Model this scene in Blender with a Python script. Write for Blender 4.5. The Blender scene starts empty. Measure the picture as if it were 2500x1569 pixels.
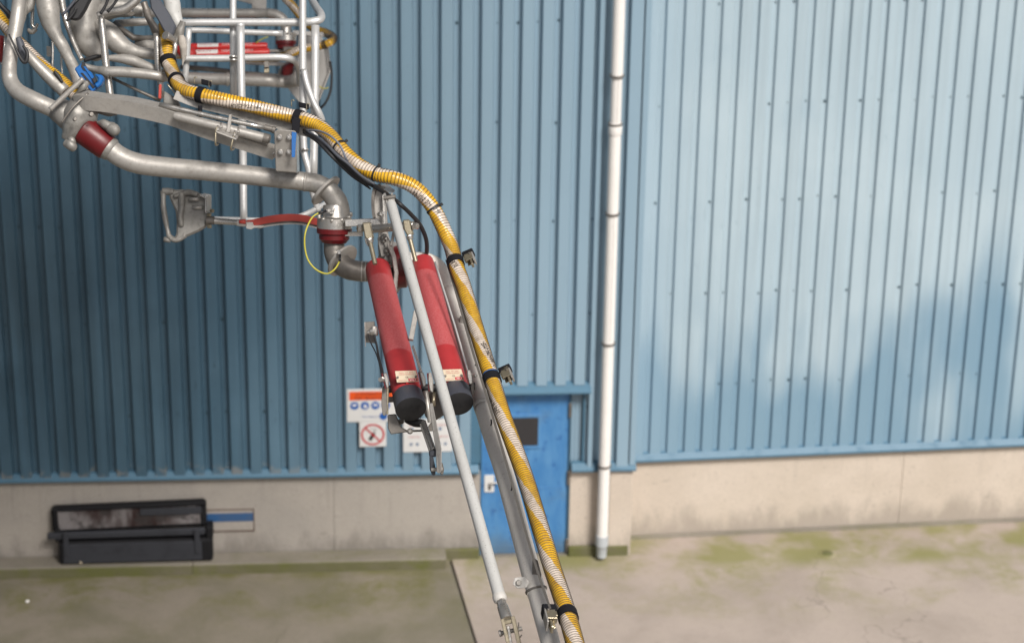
import bpy, bmesh, math, random
from mathutils import Vector, Matrix, noise
random.seed(7)
R = math.radians
scn = bpy.context.scene
COL = scn.collection

# ------------------------------------------------------------------ camera
F = 6000.0; CX, CY = 1250.0, 784.5          # focal length and centre in photo pixels
PITCH = R(23.5); ROLL = R(0.86); H = 13.9
CAM = Vector((0, 0, H))
fwd = Vector((0, math.cos(PITCH), -math.sin(PITCH)))
up0 = Vector((0, math.sin(PITCH), math.cos(PITCH))); rt0 = Vector((1, 0, 0))
RT = rt0*math.cos(ROLL) + up0*math.sin(ROLL)
UP = up0*math.cos(ROLL) - rt0*math.sin(ROLL)
cd = bpy.data.cameras.new('camera'); cam = bpy.data.objects.new('camera', cd); COL.objects.link(cam)
cam.matrix_world = Matrix(((RT.x, UP.x, -fwd.x, 0), (RT.y, UP.y, -fwd.y, 0), (RT.z, UP.z, -fwd.z, H), (0, 0, 0, 1)))
cd.sensor_width = 36; cd.lens = F/2500*36; cd.clip_start = .2; cd.clip_end = 2000
cd.dof.use_dof = True; cd.dof.focus_distance = 11.7; cd.dof.aperture_fstop = 3.0
scn.camera = cam
# ------------------------------------------------------------------ sky, sun, exposure
SUN_EL, SUN_AZ = R(48), R(30)               # azimuth measured from behind the camera towards the right
sv = Vector((math.sin(SUN_AZ)*math.cos(SUN_EL), -math.cos(SUN_AZ)*math.cos(SUN_EL), math.sin(SUN_EL)))
w = bpy.data.worlds.new('World'); scn.world = w; w.use_nodes = True
nt = w.node_tree; bg = nt.nodes['Background']
sky = nt.nodes.new('ShaderNodeTexSky'); sky.sky_type = 'NISHITA'; sky.sun_disc = False
sky.sun_elevation = SUN_EL; sky.sun_rotation = math.atan2(sv.x, sv.y); sky.dust_density = 4; sky.ozone_density = .6
hs = nt.nodes.new('ShaderNodeHueSaturation'); hs.inputs['Saturation'].default_value = .35
nt.links.new(sky.outputs[0], hs.inputs['Color']); nt.links.new(hs.outputs[0], bg.inputs[0]); bg.inputs[1].default_value = .06
sd = bpy.data.lights.new('sun', 'SUN'); sd.energy = 2.8; sd.angle = R(16); sd.color = (1, .95, .88)
so = bpy.data.objects.new('sun', sd); COL.objects.link(so); so.rotation_euler = sv.to_track_quat('Z', 'Y').to_euler(); so.location = (8, -8, 25)
scn.view_settings.view_transform = 'Standard'; scn.view_settings.look = 'None'
scn.view_settings.exposure = .62; scn.view_settings.gamma = 1; scn.view_settings.use_curve_mapping = False

# ------------------------------------------------------------------ helpers
def ray(x, y): return (fwd*F + RT*(x-CX) - UP*(y-CY))/F
def squash(d): return 11.8+(d-11.8)*.6 if d < 16 else 14.32+(d-16)*1.7
def P(x, y, d): return CAM + ray(x, y)*squash(d)
def D(y): return 16.2 - .0045*y             # how far away the lower arm is, by its height in the picture
def gnd(x, y, z=0.0):
    r = ray(x, y); return CAM + r*((z-H)/r.z)
class Wall:
    def __init__(s, org, ang):
        s.o = Vector((org.x, org.y, 0)); s.e = Vector((math.cos(ang), math.sin(ang), 0)); s.n = Vector((math.sin(ang), -math.cos(ang), 0))
    def W(s, u, o, z): return s.o + s.e*u + s.n*o + Vector((0, 0, z))
    def at(s, x, y, o=0.0):
        r = ray(x, y); t = (s.o + s.n*o - CAM).dot(s.n)/r.dot(s.n); p = CAM + r*t
        return (p-s.o).dot(s.e), p.z
def _loc(e): return Vector(e['_w']) if e is not None and '_w' in e else Vector((0, 0, 0))
def thing(name, loc, label, cat, group=None, kind=None):
    o = bpy.data.objects.new(name, None); COL.objects.link(o); o.location = loc; o['_w'] = tuple(loc); o.empty_display_size = .1
    o['label'] = label; o['category'] = cat
    if group: o['group'] = group
    if kind: o['kind'] = kind
    return o
def tag(o, label=None, cat=None, group=None, kind=None):
    for k, v in (('label', label), ('category', cat), ('group', group), ('kind', kind)):
        if v: o[k] = v
    return o
def link(name, me, parent=None):
    """mesh in world coordinates -> object whose origin sits in its middle"""
    n = len(me.vertices); c = Vector((0, 0, 0))
    if n:
        co = [v.co for v in me.vertices]
        lo = Vector([min(v[i] for v in co) for i in range(3)]); hi = Vector([max(v[i] for v in co) for i in range(3)]); c = (lo+hi)/2
        me.transform(Matrix.Translation(-c))
    o = bpy.data.objects.new(name, me); COL.objects.link(o); o['_w'] = tuple(c)
    if parent is not None: o.parent = parent; o.location = c - _loc(parent)
    else: o.location = c
    return o
def mesh(name, vs, fs, m, parent=None, smooth=False, uvs=None, ms=None, bev=0):
    me = bpy.data.meshes.new(name); me.from_pydata([tuple(v) for v in vs], [], fs)
    for x in (m if isinstance(m, (list, tuple)) else [m]): me.materials.append(x)
    if smooth: me.polygons.foreach_set('use_smooth', [smooth if isinstance(smooth, bool) else bool(s) for s in ([1]*len(fs) if isinstance(smooth, bool) else smooth)])
    if ms: me.polygons.foreach_set('material_index', ms)
    if uvs:
        l = me.uv_layers.new(name='UVMap'); l.data.foreach_set('uv', [c for uv in uvs for c in uv])
    me.update()
    if bev or not smooth:
        bm = bmesh.new(); bm.from_mesh(me); bmesh.ops.recalc_face_normals(bm, faces=bm.faces)
        if bev:
            ed = [e for e in bm.edges if len(e.link_faces) == 2 and e.calc_face_angle(0) > .5]
            bmesh.ops.bevel(bm, geom=ed, offset=bev, segments=1, profile=.5, affect='EDGES', clamp_overlap=True)
        bm.to_mesh(me); bm.free()
    return link(name, me, parent)
def crv(pts, n):
    """Catmull-Rom through 4-tuples (Vector, r)"""
    if len(pts) < 3 or n <= 1: return pts
    out = []
    for i in range(len(pts)-1):
        p0 = pts[max(i-1, 0)]; p1 = pts[i]; p2 = pts[i+1]; p3 = pts[min(i+2, len(pts)-1)]
        for k in range(n):
            t = k/n; t2 = t*t; t3 = t2*t
            f = lambda a, b, c, d: .5*((2*b) + (c-a)*t + (2*a-5*b+4*c-d)*t2 + (3*b-a-3*c+d)*t3)
            out.append((f(p0[0], p1[0], p2[0], p3[0]), f(p0[1], p1[1], p2[1], p3[1])))
    out.append(pts[-1]); return out
def frames(path):
    n = len(path); T = []
    for i in range(n):
        a = path[max(i-1, 0)][0]; b = path[min(i+1, n-1)][0]; T.append((b-a).normalized())
    ref = -fwd - T[0]*(-fwd).dot(T[0])
    N = [ref.normalized()]
    for i in range(1, n):
        v = N[-1] - T[i]*N[-1].dot(T[i]); N.append(v.normalized())
    S = [0.0]
    for i in range(1, n): S.append(S[-1] + (path[i][0]-path[i-1][0]).length)
    return T, N, [T[i].cross(N[i]) for i in range(n)], S
def wpath(pts, n=6, rd=None):
    """(x, y, depth, r px) -> world path with radii in metres"""
    return crv([(P(p[0], p[1], p[2]), (p[3]*squash(p[2])/F)) for p in pts], n)
def sweep_data(path, seg=16, caps=True, rmod=None, lump=0, sec=None):
    T, N, B, S = frames(path); vs = []; uv = []; fs = []; uvs = []; sm = []
    k = seg if sec is None else len(sec)
    for i, (p, r) in enumerate(path):
        rr = r*(rmod(S[i]) if rmod else 1)
        for j in range(k):
            if sec is None:
                a = 2*math.pi*j/k; v = N[i]*math.cos(a)*rr + B[i]*math.sin(a)*rr
            else:
                v = N[i]*sec[j][0]*rr + B[i]*sec[j][1]*rr
            q = p + v
            if lump: q = q + v.normalized()*lump*(noise.noise(q*9)+.6*noise.noise(q*23))
            vs.append(q)
    for i in range(len(path)-1):
        for j in range(k):
            a = i*k+j; b = i*k+(j+1) % k
            fs.append((a, b, b+k, a+k)); sm.append(1 if sec is None else 0)
            uvs += [(S[i], j/k), (S[i], (j+1)/k), (S[i+1], (j+1)/k), (S[i+1], j/k)]
    if caps:
        for base, rev in ((0, True), ((len(path)-1)*k, False)):
            f = [base+j for j in range(k)]
            if rev: f.reverse()
            fs.append(tuple(f)); sm.append(0); uvs += [(0, 0)]*k
    return vs, fs, uvs, sm
def tube(name, pts, m, parent=None, n=6, seg=18, world=False, **kw):
    path = crv(pts, n) if world else wpath(pts, n)
    vs, fs, uvs, sm = sweep_data(path, seg, **kw)
    return mesh(name, vs, fs, m, parent, smooth=sm, uvs=uvs)
def basis(ax):
    ax = ax.normalized(); a = Vector((0, 0, 1)) if abs(ax.z) < .9 else Vector((1, 0, 0))
    n = (a - ax*a.dot(ax)).normalized(); return ax, n, ax.cross(n)
def lathe(name, a, b, prof, m, parent=None, seg=28, ms=None):
    """turn the profile [(t along a-b, radius m)] about the axis a-b"""
    ax, n, bb = basis(b-a); L = (b-a).length; vs = []; fs = []; sm = []; mi = []; uv = []
    for i, (t, r) in enumerate(prof):
        for j in range(seg):
            an = 2*math.pi*j/seg; vs.append(a + ax*(t*L) + (n*math.cos(an)+bb*math.sin(an))*max(r, 1e-5))
    for i in range(len(prof)-1):
        for j in range(seg):
            fs.append((i*seg+j, i*seg+(j+1) % seg, (i+1)*seg+(j+1) % seg, (i+1)*seg+j)); mi.append(ms[i] if ms else 0)
            uv += [(prof[i][0]*L, j/seg), (prof[i][0]*L, (j+1)/seg), (prof[i+1][0]*L, (j+1)/seg), (prof[i+1][0]*L, j/seg)]
    fs.append(tuple(reversed(range(seg)))); fs.append(tuple(range((len(prof)-1)*seg, len(prof)*seg))); mi += [ms[0] if ms else 0, ms[-1] if ms else 0]
    uv += [(0, 0)]*(2*seg)
    me = bpy.data.meshes.new(name); me.from_pydata([tuple(v) for v in vs], [], fs)
    for x in (m if isinstance(m, (list, tuple)) else [m]): me.materials.append(x)
    me.polygons.foreach_set('use_smooth', [True]*(len(fs)-2)+[False, False]); me.polygons.foreach_set('material_index', mi)
    l = me.uv_layers.new(name='UVMap'); l.data.foreach_set('uv', [c for q in uv for c in q])
    try: me.set_sharp_from_angle(angle=R(35))
    except Exception: pass
    bm = bmesh.new(); bm.from_mesh(me); bmesh.ops.recalc_face_normals(bm, faces=bm.faces); bm.to_mesh(me); bm.free()
    return link(name, me, parent)
def cyl(name, a, b, r, m, parent=None, seg=20, bev=.12):
    L = max((b-a).length, 1e-4); e = min(bev*r/L, .3)
    return lathe(name, a, b, [(0, r*(1-bev)), (e, r), (1-e, r), (1, r*(1-bev))], m, parent, seg)
def ring(name, c, ax, r0, r1, wd, m, parent=None, seg=28):
    ax, n, b = basis(ax); vs = []; fs = []
    sec = [(-wd/2, r0), (-wd/2, r1), (wd/2, r1), (wd/2, r0)]
    for j in range(seg):
        a = 2*math.pi*j/seg; d = n*math.cos(a)+b*math.sin(a)
        for (t, r) in sec: vs.append(c + ax*t + d*r)
    for j in range(seg):
        for k in range(4):
            fs.append((j*4+k, j*4+(k+1) % 4, ((j+1) % seg)*4+(k+1) % 4, ((j+1) % seg)*4+k))
    return mesh(name, vs, fs, m, parent)
def plate(name, pts, d, thick, m, parent=None, bev=.002, nrm=None, hole=None):
    """outline in picture pixels at depth d (a number or one per corner), real thickness away from the viewer"""
    n = len(pts); ds = d if isinstance(d, (list, tuple)) else [d]*n
    A = [P(p[0], p[1], q) for p, q in zip(pts, ds)]; dr = (nrm or fwd).normalized()*thick
    vs = A + [v+dr for v in A]
    fs = [tuple(range(n)), tuple(reversed(range(n, 2*n)))] + [(i, (i+1) % n, (i+1) % n+n, i+n) for i in range(n)]
    return mesh(name, vs, fs, m, parent, bev=bev)
def boxw(name, c, ex, ey, ez, m, parent=None, bev=.003):
    """box from its centre and three half-extent vectors"""
    vs = [c + ex*i + ey*j + ez*k for i in (-1, 1) for j in (-1, 1) for k in (-1, 1)]
    fs = [(0, 1, 3, 2), (4, 6, 7, 5), (0, 4, 5, 1), (2, 3, 7, 6), (0, 2, 6, 4), (1, 5, 7, 3)]
    return mesh(name, vs, fs, m, parent, bev=bev)
def bar(name, p, q, wp, m, parent=None, tp=None, bev=.002):
    """rectangular bar between two picture points (x,y,d), wp = width in px across the view, tp = depth in px"""
    a = P(*p); b = P(*q); ax = (b-a).normalized(); side = ax.cross(fwd).normalized(); dep = ax.cross(side).normalized()
    s = squash((p[2]+q[2])/2)/F
    return boxw(name, (a+b)/2, (b-a)/2, side*wp*s/2, dep*(tp or wp)*s/2, m, parent, bev)
def hexa(name, c, ax, r, h, m, parent=None, seg=6):
    ax, n, b = basis(ax); prof = [(0, r), (.8, r), (1, r*.8)]
    vs = []; fs = []
    for (t, rr) in prof:
        for j in range(seg):
            a = 2*math.pi*j/seg; vs.append(c + ax*(t*h) + (n*math.cos(a)+b*math.sin(a))*rr)
    for i in range(2):
        for j in range(seg): fs.append((i*seg+j, i*seg+(j+1) % seg, (i+1)*seg+(j+1) % seg, (i+1)*seg+j))
    fs += [tuple(range(seg)), tuple(range(2*seg, 3*seg))]
    return mesh(name, vs, fs, m, parent)
def wbox(name, Wl, u0, u1, o0, o1, z0, z1, m, parent=None, bev=.004):
    vs = [Wl.W(u, o, z) for u in (u0, u1) for o in (o0, o1) for z in (z0, z1)]
    fs = [(0, 1, 3, 2), (4, 6, 7, 5), (0, 4, 5, 1), (2, 3, 7, 6), (0, 2, 6, 4), (1, 5, 7, 3)]
    return mesh(name, vs, fs, m, parent, bev=bev)
def join_into(name, parts, m, parent=None, kind=None, label=None):
    """many small world-space (verts, faces) lists -> one mesh"""
    vs = []; fs = []
    for v, f in parts:
        k = len(vs); vs += v; fs += [tuple(i+k for i in q) for q in f]
    o = mesh(name, vs, fs, m, parent)
    return tag(o, label=label, kind=kind)
def text_mesh(s, size):
    c = bpy.data.curves.new('t', 'FONT'); c.body = s; c.size = size; c.resolution_u = 2
    o = bpy.data.objects.new('t', c); COL.objects.link(o); bpy.context.view_layer.update()
    me = bpy.data.meshes.new_from_object(o.evaluated_get(bpy.context.evaluated_depsgraph_get()))
    vs = [v.co.copy() for v in me.vertices]; fs = [tuple(p.vertices) for p in me.polygons]
    bpy.data.objects.remove(o); bpy.data.meshes.remove(me)
    return vs, fs

# ------------------------------------------------------------------ materials
def mat(name, col, rough=.5, metal=0, spec=.5, coat=0):
    m = bpy.data.materials.new(name); m.use_nodes = True; b = m.node_tree.nodes['Principled BSDF']
    b.inputs['Base Color'].default_value = (*col, 1); b.inputs['Roughness'].default_value = rough
    b.inputs['Metallic'].default_value = metal; b.inputs['Specular IOR Level'].default_value = spec; b.inputs['Coat Weight'].default_value = coat
    return m
class NB:
    def __init__(s, m): s.m = m; s.t = m.node_tree; s.b = s.t.nodes['Principled BSDF']
    def n(s, ty, **kw):
        x = s.t.nodes.new(ty)
        for k, v in kw.items():
            if k in x.inputs: x.inputs[k].default_value = v
            else: setattr(x, k, v)
        return x
    def l(s, a, b): s.t.links.new(a, b)
    def coords(s, kind='obj', scale=(1, 1, 1)):
        g = s.n('ShaderNodeNewGeometry') if kind == 'world' else s.n('ShaderNodeTexCoord')
        mp = s.n('ShaderNodeMapping'); mp.inputs['Scale'].default_value = scale
        s.l(g.outputs['Position'] if kind == 'world' else g.outputs['UV' if kind == 'uv' else 'Object'], mp.inputs[0]); return mp.outputs[0]
    def noise(s, vec, scale, detail=4, rough=.55, lo=.4, hi=.6, dist=0):
        x = s.n('ShaderNodeTexNoise'); x.inputs['Scale'].default_value = scale; x.inputs['Detail'].default_value = detail
        x.inputs['Roughness'].default_value = rough; x.inputs['Distortion'].default_value = dist
        s.l(vec, x.inputs['Vector']); return s.ramp(x.outputs[0], lo, hi)
    def ramp(s, v, lo, hi, a=0.0, b=1.0):
        r = s.n('ShaderNodeMapRange', clamp=True); r.interpolation_type = 'SMOOTHSTEP'
        r.inputs[1].default_value = lo; r.inputs[2].default_value = hi; r.inputs[3].default_value = a; r.inputs[4].default_value = b
        s.l(v, r.inputs[0]); return r.outputs[0]
    def mul(s, a, b, op='MULTIPLY'):
        x = s.n('ShaderNodeMath', operation=op)
        for i, v in enumerate((a, b)):
            if isinstance(v, (int, float)): x.inputs[i].default_value = v
            else: s.l(v, x.inputs[i])
        return x.outputs[0]
    def mix(s, fac, a, b, mode='MIX'):
        x = s.n('ShaderNodeMix', data_type='RGBA', blend_type=mode)
        if isinstance(fac, (int, float)): x.inputs[0].default_value = fac
        else: s.l(fac, x.inputs[0])
        for i, v in ((6, a), (7, b)):
            if isinstance(v, tuple): x.inputs[i].default_value = (*v, 1)
            else: s.l(v, x.inputs[i])
        return x.outputs[2]
    def color(s, c): s.l(c, s.b.inputs['Base Color'])
    def rough(s, v): s.l(v, s.b.inputs['Roughness'])
    def bump(s, h, dist=.002, strength=.5):
        x = s.n('ShaderNodeBump'); x.inputs['Distance'].default_value = dist; x.inputs['Strength'].default_value = strength
        s.l(h, x.inputs['Height']); s.l(x.outputs[0], s.b.inputs['Normal'])
    def sep(s, vec, i):
        x = s.n('ShaderNodeSeparateXYZ'); s.l(vec, x.inputs[0]); return x.outputs[i]

def metal(name, col, rough=.42, met=.75, stain=(.16, .13, .11), amt=.75):
    m = mat(name, col, rough, met); k = NB(m); w = k.coords('world')
    a = k.noise(w, 7, 6, .65, .40, .72); b = k.noise(w, 45, 4, .7, .48, .80)
    c = k.mix(k.mul(a, amt), col, tuple(x*.62 for x in col)); c = k.mix(k.mul(b, amt*.6), c, stain)
    k.color(c); k.rough(k.ramp(a, 0, 1, rough-.08, rough+.2)); k.bump(k.noise(w, 90, 3, .6, .2, .8), .001, .35)
    return m
def painted(name, col, rough=.45, dirt=(.12, .10, .08), amt=.35, spec=.5, speck=0):
    m = mat(name, col, rough, 0, spec); k = NB(m); w = k.coords('world')
    a = k.noise(w, 5, 6, .6, .45, .8); b = k.noise(w, 45, 4, .65, .62, .75)
    c = k.mix(k.mul(a, amt), col, tuple(x*.6+y*.3 for x, y in zip(col, dirt))); c = k.mix(k.mul(b, amt), c, dirt)
    if speck: c = k.mix(k.mul(k.noise(w, 160, 2, .5, .66, .7), speck), c, dirt)
    k.color(c); k.rough(k.ramp(a, 0, 1, rough, min(rough+.2, 1))); k.bump(k.noise(w, 120, 3, .6, .2, .8), .0006, .3)
    return m
M = {}
M['steel'] = metal('brushed_stainless_steel', (.37, .352, .33), .52, .45)
M['steel_light'] = metal('bright_stainless_steel', (.46, .44, .415), .32, .8, amt=.3)
M['steel_dark'] = metal('dark_stained_steel', (.18, .165, .15), .52, .5)
M['zinc'] = painted('galvanised_paint_grey', (.47, .455, .435), .55, (.2, .17, .14), .45, speck=.6)
M['pale_galv'] = painted('pale_galvanised_pipe', (.60, .57, .535), .55, (.25, .2, .16), .45, speck=.6)
M['alu'] = metal('aluminium_rail_tube', (.54, .54, .54), .46, .45, amt=.35)
M['cast'] = metal('cast_aluminium', (.25, .24, .225), .58, .4, (.07, .06, .05), .9)
M['castlight'] = metal('pale_cast_aluminium', (.34, .325, .305), .55, .35, (.14, .12, .10), .8)
M['brass'] = metal('dull_yellowish_steel', (.36, .315, .23), .42, .75)
M['white'] = painted('chalky_white_paint', (.43, .43, .42), .5, (.16, .14, .12), .55, speck=.85)
M['red'] = painted('matt_red_enamel', (.42, .022, .022), .38, (.1, .01, .01), .25)
M['red_dark'] = painted('deep_red_enamel', (.10, .004, .006), .4, (.06, .01, .01), .4)
M['redlever'] = painted('salmon_red_enamel', (.46, .055, .04), .5, (.1, .02, .02), .25)
M['black'] = painted('black_rubber', (.012, .012, .014), .55, (.05, .05, .05), .2)
M['webbing'] = painted('black_webbing', (.009, .009, .012), .8, (.03, .03, .03), .3, .2)
M['cap'] = painted('dark_grey_plastic_cap', (.045, .048, .062), .42, (.06, .06, .06), .15)
M['slate'] = painted('slate_grey_rubber', (.055, .06, .075), .6, (.02, .02, .02), .3)
M['blue_strap'] = painted('bright_blue_plastic', (.004, .095, .32), .4, (.01, .02, .05), .4)
M['grey_cable'] = painted('grey_cable_sheath', (.14, .155, .19), .45)
M['wire'] = painted('dark_hose_wire', (.05, .04, .032), .3, amt=.3)
M['earth'] = painted('yellow_green_wire', (.42, .37, .03), .5, (.05, .14, .02), .6)
M['ink'] = mat('black_print', (.02, .02, .02), .6)
M['whiteprint'] = mat('white_print', (.75, .72, .70), .5)
M['redprint'] = mat('red_print', (.45, .02, .03), .5)
M['blueprint'] = mat('blue_print', (.01, .09, .35), .5)
M['orangeprint'] = mat('orange_print', (.72, .085, .01), .5)
M['signwhite'] = painted('faded_white_sign_enamel', (.62, .62, .62), .4, (.3, .28, .25), .3)
M['nameplate'] = painted('cream_nameplate', (.56, .47, .35), .45, (.2, .1, .05), .25)
M['seal'] = mat('dark_joint', (.03, .03, .028), .8)

# hose: yellow plastic with two cream bands winding slowly round it
HK = 1.75; HC = .30; HBAND = .45
def hphase(s): return HK*s + .20*math.sin(2.3*s+1)
def hose_mat():
    m = mat('yellow_hose_plastic', (.7, .36, .01), .33, 0, .5, .2); k = NB(m)
    uv = k.coords('uv'); u = k.sep(uv, 0); v = k.sep(uv, 1)
    sn = k.n('ShaderNodeMath', operation='SINE'); k.l(k.mul(k.mul(u, 2.3), 1.0, 'ADD'), sn.inputs[0]); f = k.mul(k.mul(v, 2.0), k.mul(k.mul(u, HK), k.mul(sn.outputs[0], .20), 'ADD'), 'ADD'); f = k.mul(f, HC, 'ADD'); f = k.mul(f, 1.0, 'MODULO') if False else k.mul(f, 1.0, 'FLOORED_MODULO')
    w = k.coords('world'); wob = k.noise(w, 16, 2, .5, .3, .7); f = k.mul(f, k.mul(wob, .06), 'ADD')
    band = k.mul(k.ramp(f, .02, .05), k.ramp(f, HBAND, HBAND+.03, 1, 0))
    y = k.mix(k.noise(w, 22, 3, .6, .35, .75), (.60, .345, .014), (.46, .245, .010))
    c = k.mix(k.noise(w, 30, 3, .6, .35, .75), (.60, .52, .45), (.45, .37, .30))
    col = k.mix(band, y, c); col = k.mix(k.mul(k.noise(w, 12, 6, .7, .45, .8), .6), col, (.17, .11, .06)); k.color(col)
    return m
M['hose'] = hose_mat()

def clad_mat(name, c1, c2, drip, shadepatch=0.0, peel=0.0, spots=.5, xblend=None, leftshade=0):
    m = mat(name, c1, .45, 0, .45); k = NB(m); w = k.coords('world')
    big = k.noise(w, .55, 4, .55, .38, .66, .3)
    st = k.noise(k.coords('world', (9, 9, .35)), 1.0, 5, .6, .40, .72)
    c = k.mix(big, c1, c2); c = k.mix(k.mul(st, .42), c, tuple(x*.72 for x in c1))
    z = k.sep(w, 2)
    if shadepatch:            # soft shadow patches painted into the colour, in uneven tongues low down
        e = k.noise(k.coords('world', (.75, .75, .3)), 1.0, 3, .45, .25, .75)
        lim = k.mul(e, 2.6); mask = k.ramp(k.mul(z, lim, 'SUBTRACT'), .2, 1.5, 1, 0)
        mid = k.noise(k.coords('world', (1.2, 1.2, .7)), 1.0, 3, .5, .60, .74)
        mask = k.mul(mask, k.mul(mid, .22), 'MAXIMUM')
        c = k.mix(k.mul(mask, shadepatch), c, (.155, .27, .37))
    d = k.noise(k.coords('world', (26, 26, 9)), 1.0, 3, .6, .655, .70)
    area = k.noise(w, .9, 3, .5, .42, .6)
    c = k.mix(k.mul(k.mul(d, area), spots), c, drip)
    if peel:
        pe = k.noise(k.coords('world', (5, 5, 9)), 1.0, 5, .65, .3, .7)
        msk = k.ramp(k.mul(z, k.mul(pe, .22), 'SUBTRACT'), 1.02, 1.10, 1, 0); xr = k.ramp(k.sep(w, 0), -3.6, -1.2, 1, 0)
        c = k.mix(k.mul(k.mul(msk, xr), peel), c, (.30, .28, .25))
    if leftshade:       # shade of the lower left end painted in as dark streaks
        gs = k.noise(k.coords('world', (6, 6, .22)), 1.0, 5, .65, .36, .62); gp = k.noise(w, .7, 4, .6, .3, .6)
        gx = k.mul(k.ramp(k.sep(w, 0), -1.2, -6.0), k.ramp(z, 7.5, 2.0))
        c = k.mix(k.mul(k.mul(k.mul(gs, .55), k.mul(gp, .5), 'ADD'), k.mul(gx, leftshade)), c, (.022, .045, .062))
    if xblend: c = k.mix(k.mul(k.ramp(k.sep(w, 0), xblend[0], xblend[1]), xblend[2]), c, xblend[3])  # blends towards a second colour along x
    k.color(c); k.rough(k.ramp(st, 0, 1, .4, .6))
    k.bump(k.noise(k.coords('world', (2.2, 2.2, .5)), 1.0, 2, .5, .2, .8), .02, .25)
    return m
M['clad_l'] = clad_mat('blue_painted_sheet', (.066, .138, .205), (.095, .182, .258), (.018, .045, .07), peel=.6, spots=.95, xblend=(-3.4, .5, .85, (.255, .365, .455)), leftshade=.6)
M['clad_r'] = clad_mat('chalked_pale_blue_sheet', (.36, .462, .53), (.395, .495, .558), (.1, .2, .26), shadepatch=.9, spots=.25, xblend=(2.4, 1.2, .5, (.25, .355, .44)))  # paler sheet colour for the right wall
M['flash'] = painted('blue_flashing_paint', (.06, .145, .22), .45, (.04, .05, .06), .35)
def door_mat():
    m = mat('bright_blue_door_paint', (.05, .19, .42), .45); k = NB(m); w = k.coords('world')
    a = k.noise(k.coords('world', (5, 5, 1.2)), 1.0, 5, .65, .38, .7); b = k.noise(w, 9, 5, .7, .56, .68); d = k.noise(w, 3, 4, .6, .5, .75)
    c = k.mix(a, (.045, .175, .40), (.085, .24, .46)); c = k.mix(k.mul(b, .7), c, (.012, .075, .26)); c = k.mix(k.mul(d, .35), c, (.10, .17, .24))
    c = k.mix(k.mul(k.ramp(k.sep(w, 2), .35, .02), .5), c, (.09, .11, .11)); k.color(c); k.rough(k.ramp(a, 0, 1, .35, .65)); k.bump(d, .003, .4); return m
M['door'] = door_mat()
M['glassdark'] = mat('dark_dusty_glass', (.03, .03, .033), .12)
M['fast'] = painted('dark_fastener', (.02, .05, .07), .7)

def concrete(name, c1, c2, moss=0.0, scale=1.0, blotch=.5, mosscol=(.13, .14, .03), band=None, foot=0):
    m = mat(name, c1, .85, 0, .3); k = NB(m); w = k.coords('world')
    a = k.noise(w, .8*scale, 6, .6, .35, .68, .4); b = k.noise(w, 9*scale, 6, .7, .45, .8); g = k.noise(w, 70, 3, .75, .35, .7); pit = k.noise(w, 30, 2, .6, .66, .70)
    c = k.mix(a, c1, c2); c = k.mix(k.mul(b, blotch*.5), c, tuple(x*.62 for x in c1)); c = k.mix(k.mul(g, .30), c, tuple(x*.5 for x in c1)); c = k.mix(k.mul(pit, .4), c, tuple(x*.35 for x in c1))
    vo = k.n('ShaderNodeTexVoronoi', feature='DISTANCE_TO_EDGE'); vo.inputs['Scale'].default_value = .45; wn = k.n('ShaderNodeTexNoise'); wn.inputs['Scale'].default_value = 2.2; wn.inputs['Detail'].default_value = 6; k.l(w, wn.inputs['Vector']); vv = k.n('ShaderNodeVectorMath', operation='ADD'); k.l(w, vv.inputs[0]); k.l(wn.outputs['Color'], vv.inputs[1]); k.l(vv.outputs[0], vo.inputs['Vector'])
    if not foot: c = k.mix(k.mul(k.mul(k.ramp(vo.outputs[0], .0, .008, 1, 0), k.noise(w, .6, 2, .5, .5, .6)), .5), c, tuple(x*.4 for x in c1))
    if foot:        # splash dirt at the foot and run stains under the flashing
        z = k.sep(w, 2); n1 = k.noise(k.coords('world', (3, 3, 1.2)), 1.0, 6, .7, .25, .75); n2 = k.noise(k.coords('world', (11, 11, .5)), 1.0, 4, .6, .55, .75)
        c = k.mix(k.mul(k.ramp(k.mul(z, k.mul(n1, .35), 'SUBTRACT'), -.15, .22, 1, 0), foot), c, tuple(x*.45 for x in c1))
        c = k.mix(k.mul(k.mul(n2, k.ramp(z, .2, 1.0)), foot*.55), c, tuple(x*.6 for x in c1))
        sc = k.noise(k.coords('world', (2.5, 2.5, 14)), 1.0, 3, .6, .70, .74); c = k.mix(k.mul(sc, foot*.6), c, (.1, .09, .08))
    if moss:
        mm = k.mul(k.noise(w, 1.1, 5, .65, .42, .70, .5), k.noise(w, 6, 5, .7, .2, .7))
        if band is not None:       # moss keeps to the damp strip along the wall foot
            y = k.sep(w, 1); x = k.sep(w, 0); dist = k.mul(y, k.mul(x, -band[1]), 'ADD')
            mm = k.mul(mm, k.ramp(dist, band[0]-2.1, band[0]-.3))
            near = k.mul(k.ramp(dist, band[0]-.62, band[0]-.2), k.noise(w, 1.3, 3, .55, .36, .60))
            mm = k.mul(mm, near, 'MAXIMUM')
        c = k.mix(k.mul(mm, moss), c, mosscol)
    k.color(c); k.bump(k.mul(b, g, 'ADD'), .004, .5)
    return m

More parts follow.
